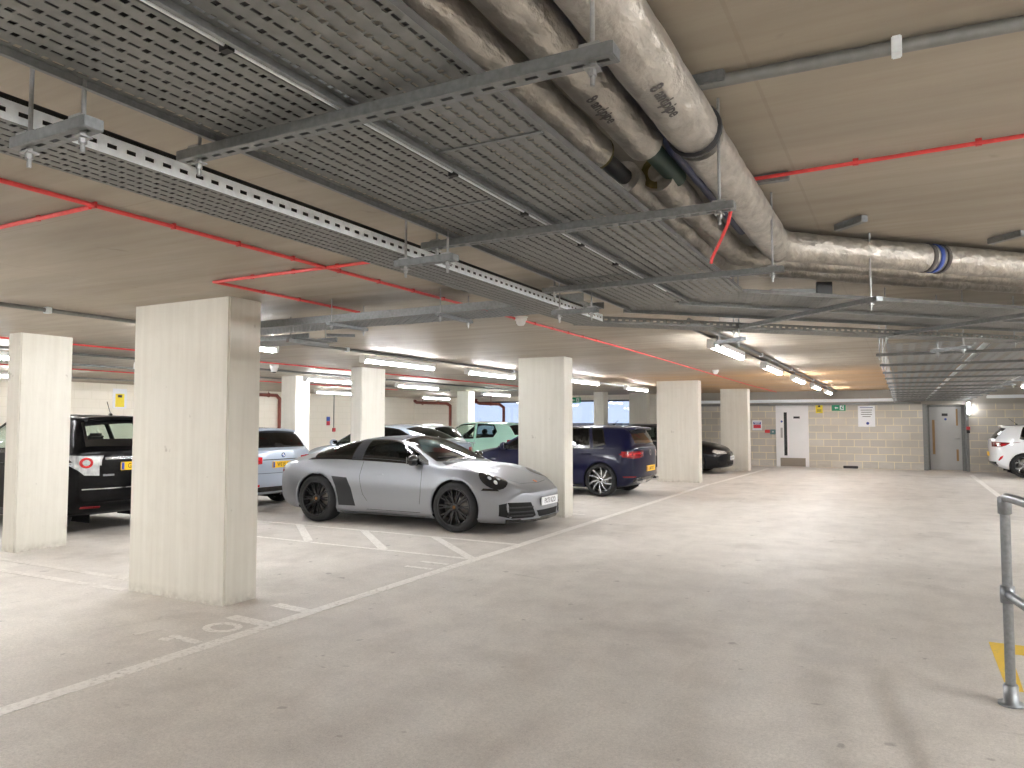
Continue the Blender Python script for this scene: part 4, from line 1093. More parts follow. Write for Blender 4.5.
    def mirror(s, x, y, z, m, glassm='lampk', cap=None):
        for sd in (1, -1):
            bm = bmesh.new(); bmesh.ops.create_uvsphere(bm, u_segments=14, v_segments=10, radius=1)
            for v in bm.verts:
                v.co = Vector((x+v.co.x*(.075 if v.co.x > 0 else .045), sd*(y+.10)+v.co.y*.125, z+v.co.z*.08))
            o = MB().bm(bm, 0, True).build('door_mirror', m, s.t)
            MB().tube([(x+.0, sd*(y-.04), z-.075),(x+.0, sd*(y+.05), z-.04)], [.022,.028], 8).build('mirror_arm', CM['black'], o)
            MB().bbox(x-.050, x-.042, sd*(y+.10)-.085, sd*(y+.10)+.085, z-.05, z+.05, .003).build('mirror_glass', CM['chrome'], o)
    def handle(s, x, t, m, sd, w=.12):
        p, n = s.S(x, t if sd > 0 else 14-t)
        MB().bbox(p.x-w, p.x+w, min(p.y, p.y+n.y*.028), max(p.y, p.y+n.y*.028), p.z-.014, p.z+.014, .008).build('door_handle', m, s.t)
    def plate(s, front, z, txt, m, y0=0, w=.52, h=.111, blue=True, x=None, tilt=0):
        p, n = s.ray('front' if front else 'rear', y0, z)
        sg = 1 if front else -1
        X = (p.x+sg*.012) if x is None else x
        M = Matrix.Translation((X, y0, z)) @ Matrix.Rotation(tilt, 4, 'Y') @ Matrix(((0,0,sg,0),(sg,0,0,0),(0,1,0,0),(0,0,0,1)))
        o = MB().bbox(-w/2, w/2, -h/2, h/2, -.012, .004, .003, 0, M).build('number_plate', m, s.t)
        if blue: MB().box(-w/2+.006, -w/2+.045, -h/2+.006, h/2-.006, .004, .0052, 0, M).build('blue_band', CM['gb'], o)
        if txt: text_mesh(txt, .098, 'plate_lettering', CM['ink'], o, M @ Matrix.Translation((.018 if blue else 0,-.002,.0052)) @ Matrix.Diagonal((.80,1,1,1)), .0008)
        return o
def inside(poly, x, y):
    c = False; n = len(poly)
    for i in range(n):
        x1, y1 = poly[i]; x2, y2 = poly[(i+1) % n]
        if (y1 > y) != (y2 > y) and x < (x2-x1)*(y-y1)/(y2-y1)+x1: c = not c
    return c
def inset(poly, w, wt):
    """offset inwards, in a domain scaled so that w along u equals wt along v"""
    k = w/wt
    P = [(p[0], p[1]*k) for p in poly]; n = len(P)
    A = sum(P[i][0]*P[(i+1)%n][1]-P[(i+1)%n][0]*P[i][1] for i in range(n))
    sg = 1 if A > 0 else -1
    out = []
    for i in range(n):
        p0, p1, p2 = Vector(P[i-1]), Vector(P[i]), Vector(P[(i+1)%n])
        e1 = (p1-p0).normalized(); e2 = (p2-p1).normalized()
        n1 = Vector((-e1.y, e1.x))*sg; n2 = Vector((-e2.y, e2.x))*sg
        b = n1+n2
        if b.length < 1e-4: b = n1
        b.normalize(); q = p1+b*(w/max(.45, b.dot(n1)))
        out.append((q.x, q.y/k))
    return out
def make_wheel(parent, x, yo, r, wd, sd, style, rimm, capm, disc=True, rimk=.735):
    """tyre with rim, disc and cap; yo = y of the outer face, sd = outward side"""
    M = Matrix.Translation((x, yo, r)) @ Matrix.Rotation(-sd*PI/2, 4, 'X')        # local +z points outwards
    rr = r*rimk
    P = [(rr,-wd),(r-.03,-wd-.004),(r-.006,-wd+.025),(r,-wd+.06),(r,-.06),(r-.006,-.025),(r-.03,-.002),(r-.055,.004),(rr+.012,-.002),(rr,-.012)]
    ty = MB().lathe(P, 40, 0, M).build('wheel', CM['tyre'], parent)
    ri = MB().lathe([(rr+.001,-wd),(rr-.03,-wd+.05),(rr-.035,-.06),(rr-.012,-.02),(rr-.012,-.006),(rr+.006,-.002),(rr+.006,-.014)], 40, 0, M)
    ri.build('rim', CM[rimm[1]], ty)
    sp = MB()
    ro = rr-.008; rh = .062
    def spoke(a, a2, w0, w1, z0=-.035, z1=-.016, dep=.035, r0=None, r1=None):
        r0 = r0 or rh*.8; r1 = r1 or ro
        vs = []
        for (rad, an, w, z) in ((r0,a,w0,z0),((r0+r1)/2,(a+a2)/2,(w0+w1)/2,(z0+z1)/2+.006),(r1,a2,w1,z1)):
            c = Vector((math.cos(an), math.sin(an), 0)); n = Vector((-c.y, c.x, 0))
            for (q, zz) in ((-1,z),(1,z),(1,z-dep),(-1,z-dep)): vs.append(M @ (c*rad+n*(q*w/2)+Vector((0,0,zz))))
        fs = []
        for k in range(2):
            o = 4*k
            fs += [(o,o+1,o+5,o+4),(o+1,o+2,o+6,o+5),(o+2,o+3,o+7,o+6),(o+3,o,o+4,o+7)]
        fs += [(3,2,1,0),(8,9,10,11)]
        sp.add(vs, fs)
    if style == 'split10':
        for k in range(10):
            a = 2*PI*k/10
            for d in (-.11, .11): spoke(a+d*.35, a+d, .018, .016)
    elif style == 'turbine':
        for k in range(5):
            a = 2*PI*k/5
            spoke(a, a+.36, .030, .034); spoke(a+.60, a+.92, .026, .030)
    elif style == 'flower':
        for k in range(5):
            a = 2*PI*k/5
            spoke(a, a, .045, .03, r1=ro*.72); spoke(a-.0, a-.32, .03, .026, r0=ro*.6); spoke(a+.0, a+.32, .03, .026, r0=ro*.6)
    else:
        for k in range(5 if style == 'star5' else 10):
            a = 2*PI*k/(5 if style == 'star5' else 10); spoke(a, a, .055 if style == 'star5' else .03, .05 if style == 'star5' else .026)
    sp.lathe([(0,-.022),(rh*.55,-.022),(rh,-.03),(rh,-.075),(0,-.075)], 20, 0, M)
    sp.build('wheel_spokes', CM[rimm[0]], ty)
    MB().lathe([(0,-.016),(.022,-.016),(.026,-.022),(.026,-.03),(0,-.03)], 16, 0, M).build('centre_cap', CM[capm], ty)
    if disc:
        MB().lathe([(.05,-.10),(rr*.80,-.10),(rr*.80,-.125),(.05,-.125)], 32, 0, M).build('brake_disc', CM['disc'], ty)
        cal = MB(); n = 7
        for k in range(n):
            a0 = PI*.72+1.0*k/n; a1 = PI*.72+1.0*(k+1)/n
            f = lambda a, rad, z: M @ Vector((rad*math.cos(a), rad*math.sin(a), z))
            cal.add([f(a0,rr*.58,-.085),f(a1,rr*.58,-.085),f(a1,rr*.84,-.085),f(a0,rr*.84,-.085),f(a0,rr*.58,-.14),f(a1,rr*.58,-.14),f(a1,rr*.84,-.14),f(a0,rr*.84,-.14)],
                    [(0,1,2,3),(4,7,6,5),(0,4,5,1),(2,6,7,3),(1,5,6,2),(3,7,4,0)])
        cal.build('brake_caliper', CM['rimk'], ty)
    return ty
# ---- silver sports car
P_SIL = paint('silver_metallic_paint', sr(152,155,160), .06, .42, .7, .3)
rows = [ # x, zb, w, zm, wb, zbelt, wr, zr, zt
 (-2.20,.30,.83,.58,.74,.80,.50,.868,.885),
 (-2.10,.24,.875,.58,.79,.845,.50,.915,.930),
 (-1.90,.19,.915,.57,.835,.885,.49,.965,.985),
 (-1.60,.17,.938,.57,.86,.915,.475,1.03,1.065),
 (-1.225,.16,.948,.57,.865,.935,.475,1.115,1.165),
 (-.85,.15,.922,.56,.835,.94,.495,1.19,1.237),
 (-.45,.15,.895,.55,.81,.93,.525,1.238,1.284),
 (-.10,.15,.886,.55,.80,.92,.545,1.248,1.298),
 (.12,.15,.886,.55,.80,.912,.555,1.225,1.285),
 (.34,.15,.888,.55,.80,.905,.585,1.150,1.215),
 (.60,.15,.895,.55,.80,.895,.64,1.03,1.095),
 (.84,.15,.905,.55,.795,.885,.68,.925,.975),
 (.97,.15,.915,.56,.785,.875,.64,.875,.915),
 (1.225,.15,.925,.56,.765,.862,.58,.845,.875),
 (1.50,.15,.92,.55,.725,.825,.52,.795,.818),
 (1.80,.14,.885,.53,.665,.755,.47,.727,.745),
 (2.02,.14,.835,.50,.60,.675,.44,.655,.668),
 (2.14,.15,.79,.46,.56,.605,.42,.592,.602),
 (2.19,.16,.765,.43,.54,.555,.41,.55,.558)]
c = Car('sports_car', 'silver two-door sports car with black roof and black wheels, parked nose to the aisle', rows, P_SIL, (-1.225,1.225), (.352,.345), (-6.645,9.44), 0, (.26,.40), (.03,.05), (.56,.36), .042, .02)
CAR = c
A0, A1 = .74, .17        # A-pillar foot and head
c.glaze('side_window', [(.72,4.12),(.67,4.55),(.53,4.83),(.11,4.92),(-.43,4.92),(-.47,4.12)], 'glass', True, .02, .10)
c.glaze('rear_quarter_window', [(-.63,4.12),(-.63,4.90),(-1.25,4.86),(-1.42,4.55),(-1.34,4.12)], 'privacy', True, .02, .10)
c.glaze('windscreen', [(.14,5.10),(.47,5.06),(.79,5.06),(.86,5.6),(.875,7),(.86,8.4),(.79,8.94),(.47,8.94),(.14,8.90),(.125,7)], 'glass', False, .03, .09)
c.glaze('rear_window', [(-.70,5.08),(-.70,8.92),(-1.45,8.9),(-1.50,7),(-1.45,5.1)], 'privacy', False, .03, .09)
c.body()
c.finish_glass()
# black roof and roll bar
c.panel('fabric_roof', [[(.10,5.06),(.10,8.94),(-.42,8.94),(-.42,5.06)]], 'par', CM['roof'], .004, .08, 1, gt=.25)
c.panel('roll_bar', [[(-.44,4.04),(-.44,9.96),(-.625,9.96),(-.625,4.04)]], 'par', CM['satin'], .006, .06, 1, gt=.15)
for sd in (1, -1):
    c.panel('roof_edge_trim', [[(.13,4.92),(.08,5.08),(-.44,5.08),(-.44,4.92)]], 'par', CM['satin'], .0045, .08, sd, gt=.08)
    c.panel('window_edge_trim', [[(.66,4.015),(.58,4.11),(-.5,4.11),(-1.40,4.13),(-1.48,4.03),(-.5,4.02)]], 'par', CM['black'], .005, .06, sd, gt=.1)
    c.panel('rear_side_trim', [[(-1.24,4.84),(-.62,4.88),(-.62,5.10),(-1.46,5.12),(-1.42,4.6)]], 'par', CM['satin'], .004, .08, sd, gt=.1)
    # air vent panel behind the door (satin black)
    c.panel('side_air_panel', [[(-.93,.70),(-.66,.685),(-.57,.53),(-.50,.275),(-.80,.275),(-.81,.40),(-.85,.56)]], 'side', CM['satin'], .004, .05, sd)
    # door shut lines
    c.line([(-.40,4.0),(-.43,3.4),(-.36,2.75),(-.28,2.5)], 'par', .006, 'gap', sd)
    c.panel('mirror_triangle', [[(.74,4.10),(.69,4.58),(.56,4.80),(.48,4.5),(.45,4.10)]], 'par', CM['black'], .006, .06, sd, gt=.15)
    c.line([(.64,3.98),(.67,3.4),(.67,2.9),(.65,2.5)], 'par', .006, 'gap', sd)
    c.line([(.65,.235),(-.3,.235)], 'side', .006, 'gap', sd)
    c.panel('sill_blade', [[(-.80,.155),(-.80,.185),(.80,.185),(.80,.155)]], 'side', CM['satin'], .006, .08, sd)
    c.panel('door_handle', [[(-.22,.735),(-.20,.755),(-.02,.76),(-.01,.745)]], 'side', P_SIL, .012, .05, sd)
    pass
    # black marker lamp in the front wing and small side badge text area
    c.panel('side_marker_lamp', [[(1.64,.585),(1.66,.613),(1.83,.603),(1.86,.578)]], 'side', CM['lampk'], .004, .04, sd)
    # headlamp: dark oval on the front wing
    pts = []
    for k in range(20):
        a = 2*PI*k/20
        pts.append((1.72+.195*math.cos(a)+.03*math.sin(a), sd*(.685+.12*math.sin(a)-.05*math.cos(a))))
    hl = c.panel('headlamp', [pts], 'top', CM['lampk'], .005, .04, sd)
    for (dx_, dy_) in ((-.045,.035),(.05,.035),(-.045,-.035),(.05,-.035)):
        q = [(1.73+dx_+.030*math.cos(2*PI*k/10), sd*(.688+dy_)+.020*math.sin(2*PI*k/10)) for k in range(10)]
        c.panel('lamp_element', [q], 'top', CM['led'], .008, .04, sd, hl)
    # front intakes
    it = c.panel('front_intake', [[(sd*.44,.42),(sd*.74,.43),(sd*.80,.40),(sd*.79,.25),(sd*.70,.215),(sd*.40,.215),(sd*.35,.235)]], 'front', CM['gap'], .004, .04)
    for zz in (.36,.30,.25): c.panel('intake_blade', [[(sd*.40,zz-.012),(sd*.40,zz+.004),(sd*.74,zz+.008),(sd*.74,zz-.010)]], 'front', CM['satin'], .012, .05, 1, it)
    # rear lamp, wraps the corner
    rl = c.panel('rear_lamp', [[(sd*.30,.80),(sd*.74,.785),(sd*.80,.745),(sd*.74,.72),(sd*.30,.755)]], 'rear', CM['redd'], .006, .05)
    c.panel('rear_lamp_side', [[(-2.16,.70),(-2.14,.75),(-2.0,.765),(-1.97,.745),(-2.05,.715)]], 'side', CM['redd'], .005, .04, sd, rl)
    c.panel('rear_reflector', [[(sd*.50,.42),(sd*.74,.43),(sd*.74,.46),(sd*.50,.45)]], 'rear', CM['red'], .005, .05)
c.panel('front_grille', [[(-.33,.30),(.33,.30),(.27,.215),(-.27,.215)]], 'front', CM['gap'], .005, .05)
c.panel('front_splitter', [[(-.74,.205),(.74,.205),(.72,.165),(-.72,.165)]], 'front', CM['black'], .016, .06)
c.panel('splitter_blade', [[(-.60,.212),(-.25,.212),(-.28,.198),(-.60,.198)]], 'front', P_SIL, .022, .06); c.panel('splitter_blade', [[(.60,.212),(.25,.212),(.28,.198),(.60,.198)]], 'front', P_SIL, .022, .06)
c.line([(.93,5.25),(1.25,5.0),(1.8,5.0),(2.02,5.3),(2.06,7)], 'par', .005, 'gap', 1, 'bonnet_line'); c.line([(.93,8.75),(1.25,9.0),(1.8,9.0),(2.02,8.7),(2.06,7)], 'par', .005, 'gap', 1, 'bonnet_line')
c.panel('cowl_panel', [[(.86,5.25),(.92,5.2),(.945,7),(.92,8.8),(.86,8.75),(.885,7)]], 'par', CM['satin'], .004, .05, 1, gt=.2)
q = [(2.015+.032*math.cos(2*PI*k/12), .026*math.sin(2*PI*k/12)) for k in range(12)]
c.panel('bonnet_badge', [q], 'top', CM['orange'], .004, .03)
c.panel('rear_valance', [[(-.74,.40),(.74,.40),(.70,.26),(-.70,.26)]], 'rear', CM['black'], .006, .06)
c.panel('engine_grille', [[(-1.62,6.2),(-1.62,7.8),(-1.95,7.8),(-1.95,6.2)]], 'par', CM['black'], .004, .06, 1, gt=.25)
c.plate(True, .415, 'PX73 KZO', CM['platew'], 0, .52, .111, False)
c.wheels('split10', ('rimk','rimk'), (.30,.25), track=(.952,.925), capm='crest')
c.seats(-.30, None, .18, .34, .55); c.dash(.52, .86, .62)
c.mirror(.54, .80, .965, CM['black'])
for y in (-.08, .50): MB().tube([Vector((.90, y, .945)), Vector((.80, y-.22, .995)), Vector((.75, y-.50, 1.0))], .007, 6).build('wiper_blade', CM['satin'], c.t)
# ---- base profiles (x, zb, w, zm, wb, zbelt, wr, zr, zt)
HATCH = [
 (-2.05,.34,.80,.66,.76,.95,.60,1.005,1.03),
 (-1.97,.28,.85,.63,.795,.955,.60,1.10,1.13),
 (-1.84,.23,.88,.60,.82,.96,.59,1.235,1.27),
 (-1.68,.20,.893,.60,.83,.96,.575,1.345,1.378),
 (-1.48,.18,.897,.60,.835,.958,.57,1.388,1.424),
 (-1.0,.17,.898,.6,.84,.95,.575,1.405,1.448),
 (-.3,.17,.896,.6,.84,.935,.58,1.408,1.456),
 (.2,.17,.896,.6,.84,.925,.575,1.385,1.436),
 (.45,.17,.896,.6,.838,.92,.585,1.31,1.36),
 (.8,.17,.896,.6,.83,.912,.63,1.14,1.19),
 (1.10,.17,.896,.6,.82,.905,.69,.985,1.02),
 (1.25,.17,.897,.6,.80,.895,.67,.935,.965),
 (1.6,.17,.896,.58,.76,.835,.58,.888,.908),
 (1.9,.17,.86,.55,.70,.768,.52,.822,.838),
 (2.08,.18,.81,.52,.64,.695,.48,.738,.752),
 (2.15,.2,.77,.5,.60,.63,.46,.67,.68)]
HATCHB = [(-2.05,.34,.80,.66,.77,.96,.62,1.01,1.03),(-2.00,.29,.84,.62,.80,.965,.62,1.115,1.14),(-1.93,.24,.87,.60,.82,.965,.61,1.235,1.265),(-1.84,.21,.888,.60,.83,.963,.595,1.335,1.368),(-1.68,.19,.896,.60,.835,.96,.58,1.382,1.417),(-1.40,.18,.898,.60,.837,.957,.572,1.398,1.437)]+HATCH[5:]
SALOON = [
 (-2.28,.36,.78,.66,.70,.88,.50,.975,.985),
 (-2.18,.28,.83,.62,.76,.91,.54,1.0,1.012),
 (-1.95,.22,.875,.60,.81,.93,.57,1.03,1.048),
 (-1.65,.19,.895,.59,.83,.935,.585,1.13,1.16),
 (-1.30,.17,.90,.58,.835,.935,.58,1.255,1.30),
 (-.9,.16,.90,.58,.84,.93,.575,1.335,1.383),
 (-.45,.16,.90,.58,.84,.92,.58,1.375,1.422),
 (.0,.16,.90,.58,.84,.91,.58,1.37,1.42),
 (.3,.16,.90,.58,.838,.905,.585,1.325,1.375),
 (.55,.16,.90,.58,.832,.90,.61,1.23,1.28),
 (.9,.16,.90,.58,.825,.89,.66,1.06,1.10),
 (1.15,.16,.90,.58,.81,.88,.68,.945,.985),
 (1.28,.16,.90,.58,.79,.87,.66,.91,.945),
 (1.7,.16,.895,.56,.74,.815,.57,.855,.88),
 (2.05,.17,.86,.54,.67,.745,.50,.785,.803),
 (2.25,.18,.80,.50,.60,.66,.46,.695,.71),
 (2.32,.2,.76,.48,.56,.59,.44,.62,.63)]
def rescale(rows, L, W, H, tail=None):
    """fit a base profile to a length, half width and height"""
    x0, x1 = rows[0][0], rows[-1][0]; w = max(r[2] for r in rows); h = max(r[8] for r in rows)
    kx = (L-.10)/(x1-x0); kw = W/w; kz = H/h
    return [tuple([r[0]*kx, r[1], r[2]*kw, r[3]*kz, r[4]*kw, r[5]*kz, r[6]*kw, r[7]*kz, r[8]*kz]) for r in rows], kx, kw, kz
def hatch_windows(c, kx, quarter=True, glass='glass', rear='privacy', rearglass='privacy', belt=4.06, top=4.90):
    X = lambda v: v*kx
    c.glaze('front_door_window', [(X(1.02),belt),(X(.78),4.62),(X(.40),top),(X(-.22),top),(X(-.22),belt)], glass)
    c.glaze('rear_door_window', [(X(-.30),belt),(X(-.30),top),(X(-.98),top),(X(-1.10),belt)], rear)
    if quarter: c.glaze('quarter_window', [(X(-1.16),belt+.02),(X(-1.05),top-.02),(X(-1.30),top-.06),(X(-1.44),belt+.12)], rear)
    c.glaze('windscreen', [(X(.32),5.12),(X(.70),5.06),(X(1.12),5.10),(X(1.20),6),(X(1.215),7),(X(1.20),8),(X(1.12),8.90),(X(.70),8.94),(X(.32),8.88),(X(.29),7)], glass if glass == 'clear' else 'glass', False, .03, .09)
    c.glaze('rear_window', [(X(-1.72),5.12),(X(-2.02),5.10),(X(-2.035),7),(X(-2.02),8.90),(X(-1.72),8.88),(X(-1.70),7)], rearglass, False, .025, .09)
def spoiler(c, kx, kw, kz, x0=-1.80, x1=-1.50, m=None, w=.57):
    q = [(x0*kx, z) for z in (0,)]
    p0, _ = c.S(x1*kx, 7); p1, _ = c.S(x0*kx, 7)
    mb = MB(); ps = []
    for k in range(13):
        y = (-w+2*w*k/12)*kw; e = abs(k-6)/6
        pa, _ = c.ray('top', x1*kx, y); 
        za = pa.z if pa else p0.z
        ps.append([(x1*kx, y, za+.006), (x0*kx+.03*e, y, za-.012), (x0*kx+.03*e, y, za-.045), (x1*kx-.1, y, za-.07)])
    for a, b in zip(ps, ps[1:]):
        mb.add(a+b, [(0,1,5,4),(1,2,6,5),(2,3,7,6),(3,0,4,7)], 0, True)
    mb.add(ps[0], [(0,1,2,3)]); mb.add(ps[-1], [(3,2,1,0)])
    o = mb.build('roof_spoiler', m or c.p, c.t); b = bmesh.new(); b.from_mesh(o.data); bmesh.ops.remove_doubles(b, verts=b.verts, dist=.0005); bmesh.ops.recalc_face_normals(b, faces=b.faces); b.to_mesh(o.data); b.free()
    return o
def doors(c, kx, xs=(1.04,-.26,-1.14), m='gap'):
    for sd in (1, -1):
        for x in xs: c.line([(x*kx,4.0),(x*kx+.02,3.3),(x*kx,2.5)], 'par', .006, m, sd)
        c.line([(xs[0]*kx,.26),(xs[-1]*kx,.26)], 'side', .006, m, sd)
def aerial(c, x, L=.28, tilt=-.6):
    p, n = c.S(x, 7)
    o = MB().bbox(x-.03, x+.03, -.018, .018, p.z-.004, p.z+.03, .01).tube([(x,0,p.z+.02),(x+L*math.sin(tilt),0,p.z+.02+L*math.cos(tilt))], .005, 6).build('aerial', CM['black'], c.t)
def roundel(c, view, u, v, r, parts):
    pr = None
    for (rr, m) in parts:
        q = [(u+rr*r*math.cos(2*PI*k/16), v+rr*r*math.sin(2*PI*k/16)) for k in range(16)]
        pr = c.panel('badge', [q], view, CM[m], .006+.002*(1-rr), .2, 1, pr if pr else None)
    return pr

# ---- navy hatchback, tail to the aisle
NAVY = paint('navy_metallic_paint', sr(7,10,42), 0, .3, 0, .35, .2)
rows, kx, kw, kz = rescale(HATCHB, 4.26, .895, 1.46)
c = Car('hatchback_car', 'navy blue hatchback parked tail to the aisle, behind the broad column', rows, NAVY, (-1.31,1.34), (.335,.335), (-6.72,14.90), PI, (.14,.28), (.06,.06), (.62,.46), .035, .026)
hatch_windows(c, kx, True, 'privacy', 'privacy', 'privacy'); c.body(); c.finish_glass(); doors(c, kx, (1.04,-.26,-1.12))
spoiler(c, kx, kw, kz, -1.98, -1.66)
for sd in (1, -1):
    lamp = c.panel('rear_lamp', [[(sd*.40,.93),(sd*.84,.915),(sd*.86,.80),(sd*.74,.775),(sd*.42,.80)]], 'rear', CM['redd'], .006, .05)
    c.panel('rear_lamp_side', [[(-2.03,.80),(-2.03,.915),(-1.80,.885),(-1.70,.865),(-1.82,.80)]], 'side', CM['redd'], .006, .05, sd, lamp)
    c.panel('lamp_element', [[(-1.98,.845),(-1.98,.88),(-1.90,.875),(-1.90,.845)], [(-1.86,.825),(-1.86,.845),(-1.96,.83),(-1.96,.815)]], 'side', CM['red'], .009, .05, sd, lamp)
    c.panel('lamp_element', [[(sd*.50,.89),(sd*.72,.885),(sd*.72,.86),(sd*.50,.86)]], 'rear', CM['red'], .009, .05, 1, lamp)
    c.panel('bumper_reflector', [[(-2.0,.40),(-2.0,.425),(-1.78,.425),(-1.80,.40)]], 'side', CM['redd'], .006, .05, sd)
    for yy in (.42,.53): MB().tube([(-2.10, sd*yy, .315),(-1.98, sd*yy, .315)], [.04,.04], 16, 0).build('exhaust_tip', CM['chrome'], c.t)
    c.panel('exhaust_mouth', [[(sd*yy+.03*math.cos(2*PI*k/10), .315+.03*math.sin(2*PI*k/10)) for k in range(10)] for yy in (.42,.53)], 'rear', CM['gap'], .004, .1) if False else None
    c.handle(-.10*kx, 3.72, NAVY, sd); c.handle(-1.02*kx, 3.75, NAVY, sd)
    c.panel('window_chrome_strip', [[(1.0*kx,4.0),(1.0*kx,4.05),(-1.40*kx,4.07),(-1.40*kx,4.02)]], 'par', CM['satin'], .005, .08, sd, gt=.1)
    c.panel('sill_trim', [[(-.84,.18),(-.84,.235),(1.06,.235),(1.06,.18)]], 'side', CM['black'], .006, .08, sd)
c.panel('rear_diffuser', [[(-.70,.40),(.70,.40),(.66,.29),(-.66,.29)]], 'rear', CM['black'], .008, .06)
roundel(c, 'rear', 0, .88, .055, ((1,'chrome'),(.82,'badge')))
c.plate(False, .56, 'LB68 VXT', CM['platey'])
c.wheels('turbine', ('rims','rimk'), .225, 'rimk', rimk=.79); c.seats(.05, -.85, .30, .36, .64); c.dash(1.05, .98, .64); c.mirror(.86, .86, 1.0, NAVY); aerial(c, -1.30, .12, -.9)
for sd in (1,-1): c.panel('headlamp', [[(sd*.42,.70),(sd*.72,.70),(sd*.76,.62),(sd*.46,.62)]], 'front', CM['lampk'], .006, .05)
c.panel('front_grille', [[(-.55,.56),(.55,.56),(.50,.28),(-.50,.28)]], 'front', CM['black'], .006, .06)

# ---- silver blue estate, tail towards the camera
SBL = paint('silver_blue_paint', sr(186,198,214), .03, .32, .4)
EST = [list(r) for r in HATCH]
rows, kx, kw, kz = rescale(HATCH, 4.62, .905, 1.43)
rows = [(-2.26,.36,.80,.62,.78,.98,.66,1.02,1.035),(-2.20,.30,.85,.60,.81,.98,.655,1.10,1.12),(-2.08,.24,.885,.59,.83,.98,.635,1.23,1.26),(-1.96,.22,.90,.59,.835,.975,.615,1.32,1.35),(-1.80,.20,.905,.59,.84,.97,.60,1.365,1.40)]+[r for r in rows if r[0] > -1.35]
c = Car('estate_car', 'silver blue estate car with yellow plate, tail showing right of the nearest column', rows, SBL, (-1.42,1.39), (.325,.325), (-12.0,9.66), PI, (.16,.30), (.05,.06), (.60,.44), .035, .034)
hatch_windows(c, kx, True, 'glass', 'privacy', 'privacy')
c.pend.pop(); c.cut.pop()
c.glaze('rear_window', [(-1.92,5.06),(-2.235,5.04),(-2.245,7),(-2.235,8.96),(-1.92,8.94),(-1.90,7)], 'privacy', False, .02, .07)
c.body(); c.finish_glass(); doors(c, kx, (1.04,-.26,-1.05)); spoiler(c, 1, kw, 1, -2.02, -1.78, None, .60)
for sd in (1, -1):
    lamp = c.panel('rear_lamp', [[(sd*.46,.90),(sd*.86,.915),(sd*.90,.80),(sd*.80,.755),(sd*.46,.785)]], 'rear', CM['red'], .008, .05)
    c.panel('rear_lamp_side', [[(-2.24,.78),(-2.24,.91),(-2.0,.90),(-1.92,.86),(-2.06,.80)]], 'side', CM['red'], .007, .05, sd, lamp)
    c.panel('lamp_element', [[(sd*.50,.845),(sd*.84,.855),(sd*.84,.835),(sd*.50,.825)]], 'rear', CM['redd'], .011, .05, 1, lamp)
    c.panel('bumper_reflector', [[(sd*.50,.43),(sd*.80,.44),(sd*.80,.405),(sd*.50,.395)]], 'rear', CM['red'], .007, .05)
    c.handle(-.10*kx, 3.72, SBL, sd); c.handle(-1.0*kx, 3.75, SBL, sd)
c.panel('rear_bumper_trim', [[(-.76,.385),(.76,.385),(.72,.30),(-.72,.30)]], 'rear', CM['black'], .008, .06)
c.panel('plate_recess', [[(-.44,.86),(.44,.86),(.44,.845),(-.44,.845)]], 'rear', CM['gap'], .004, .06); c.line([(-.80,.62),(.80,.62)], 'rear', .007)
c.panel('bumper_step', [[(-.42,.60),(.42,.60),(.36,.55),(-.36,.55)]], 'rear', CM['satin'], .001, .06) if False else None
rb = roundel(c, 'rear', 0, .925, .042, ((1,'badge'),(.72,'blueb')))
c.panel('badge_quarter', [[(0,.925),(.028,.925),(.02,.945),(0,.953)], [(0,.925),(-.028,.925),(-.02,.905),(0,.897)]], 'rear', CM['platew'], .0105, .1, 1, rb)
c.plate(False, .765, 'WE15 SUY', CM['platey'])
c.wheels('ten', ('rimg','rimg'), .22, 'rimg'); c.seats(.0, -.95, .30, .36, .64); c.dash(1.1, .95, .64); c.mirror(.9, .86, 1.0, SBL)

# ---- black small SUV at the left, tail to the camera
BLK = paint('black_paint', sr(6,6,8), 0, .3, 0, .12, .12)
rows, kx, kw, kz = rescale(HATCH, 3.93, .86, 1.62)
rows = [(-1.90,.42,.79,.72,.78,1.08,.67,1.12,1.14),(-1.84,.34,.82,.68,.80,1.085,.665,1.24,1.26),(-1.74,.27,.845,.66,.805,1.08,.65,1.40,1.43),(-1.64,.24,.855,.66,.81,1.07,.635,1.51,1.54),(-1.48,.22,.86,.66,.81,1.06,.62,1.555,1.59)]+[r for r in rows if r[0] > -1.1]
c = Car('small_suv', 'black tall hatchback with clear tail lamp, between the two nearest columns', rows, BLK, (-1.22,1.24), (.325,.325), (-11.46,6.72), PI, (.16,.28), (.05,.06), (.68,.5), .045, .03)
hatch_windows(c, kx, True, 'clear', 'clear', 'clear')
c.pend.pop(); c.cut.pop()
c.glaze('rear_window', [(-1.66,5.04),(-1.875,5.02),(-1.885,7),(-1.875,8.98),(-1.66,8.96),(-1.645,7)], 'clear', False, .05, .16)
c.body(); c.finish_glass(); doors(c, kx); spoiler(c, 1, kw, 1, -1.72, -1.46, None, .60)
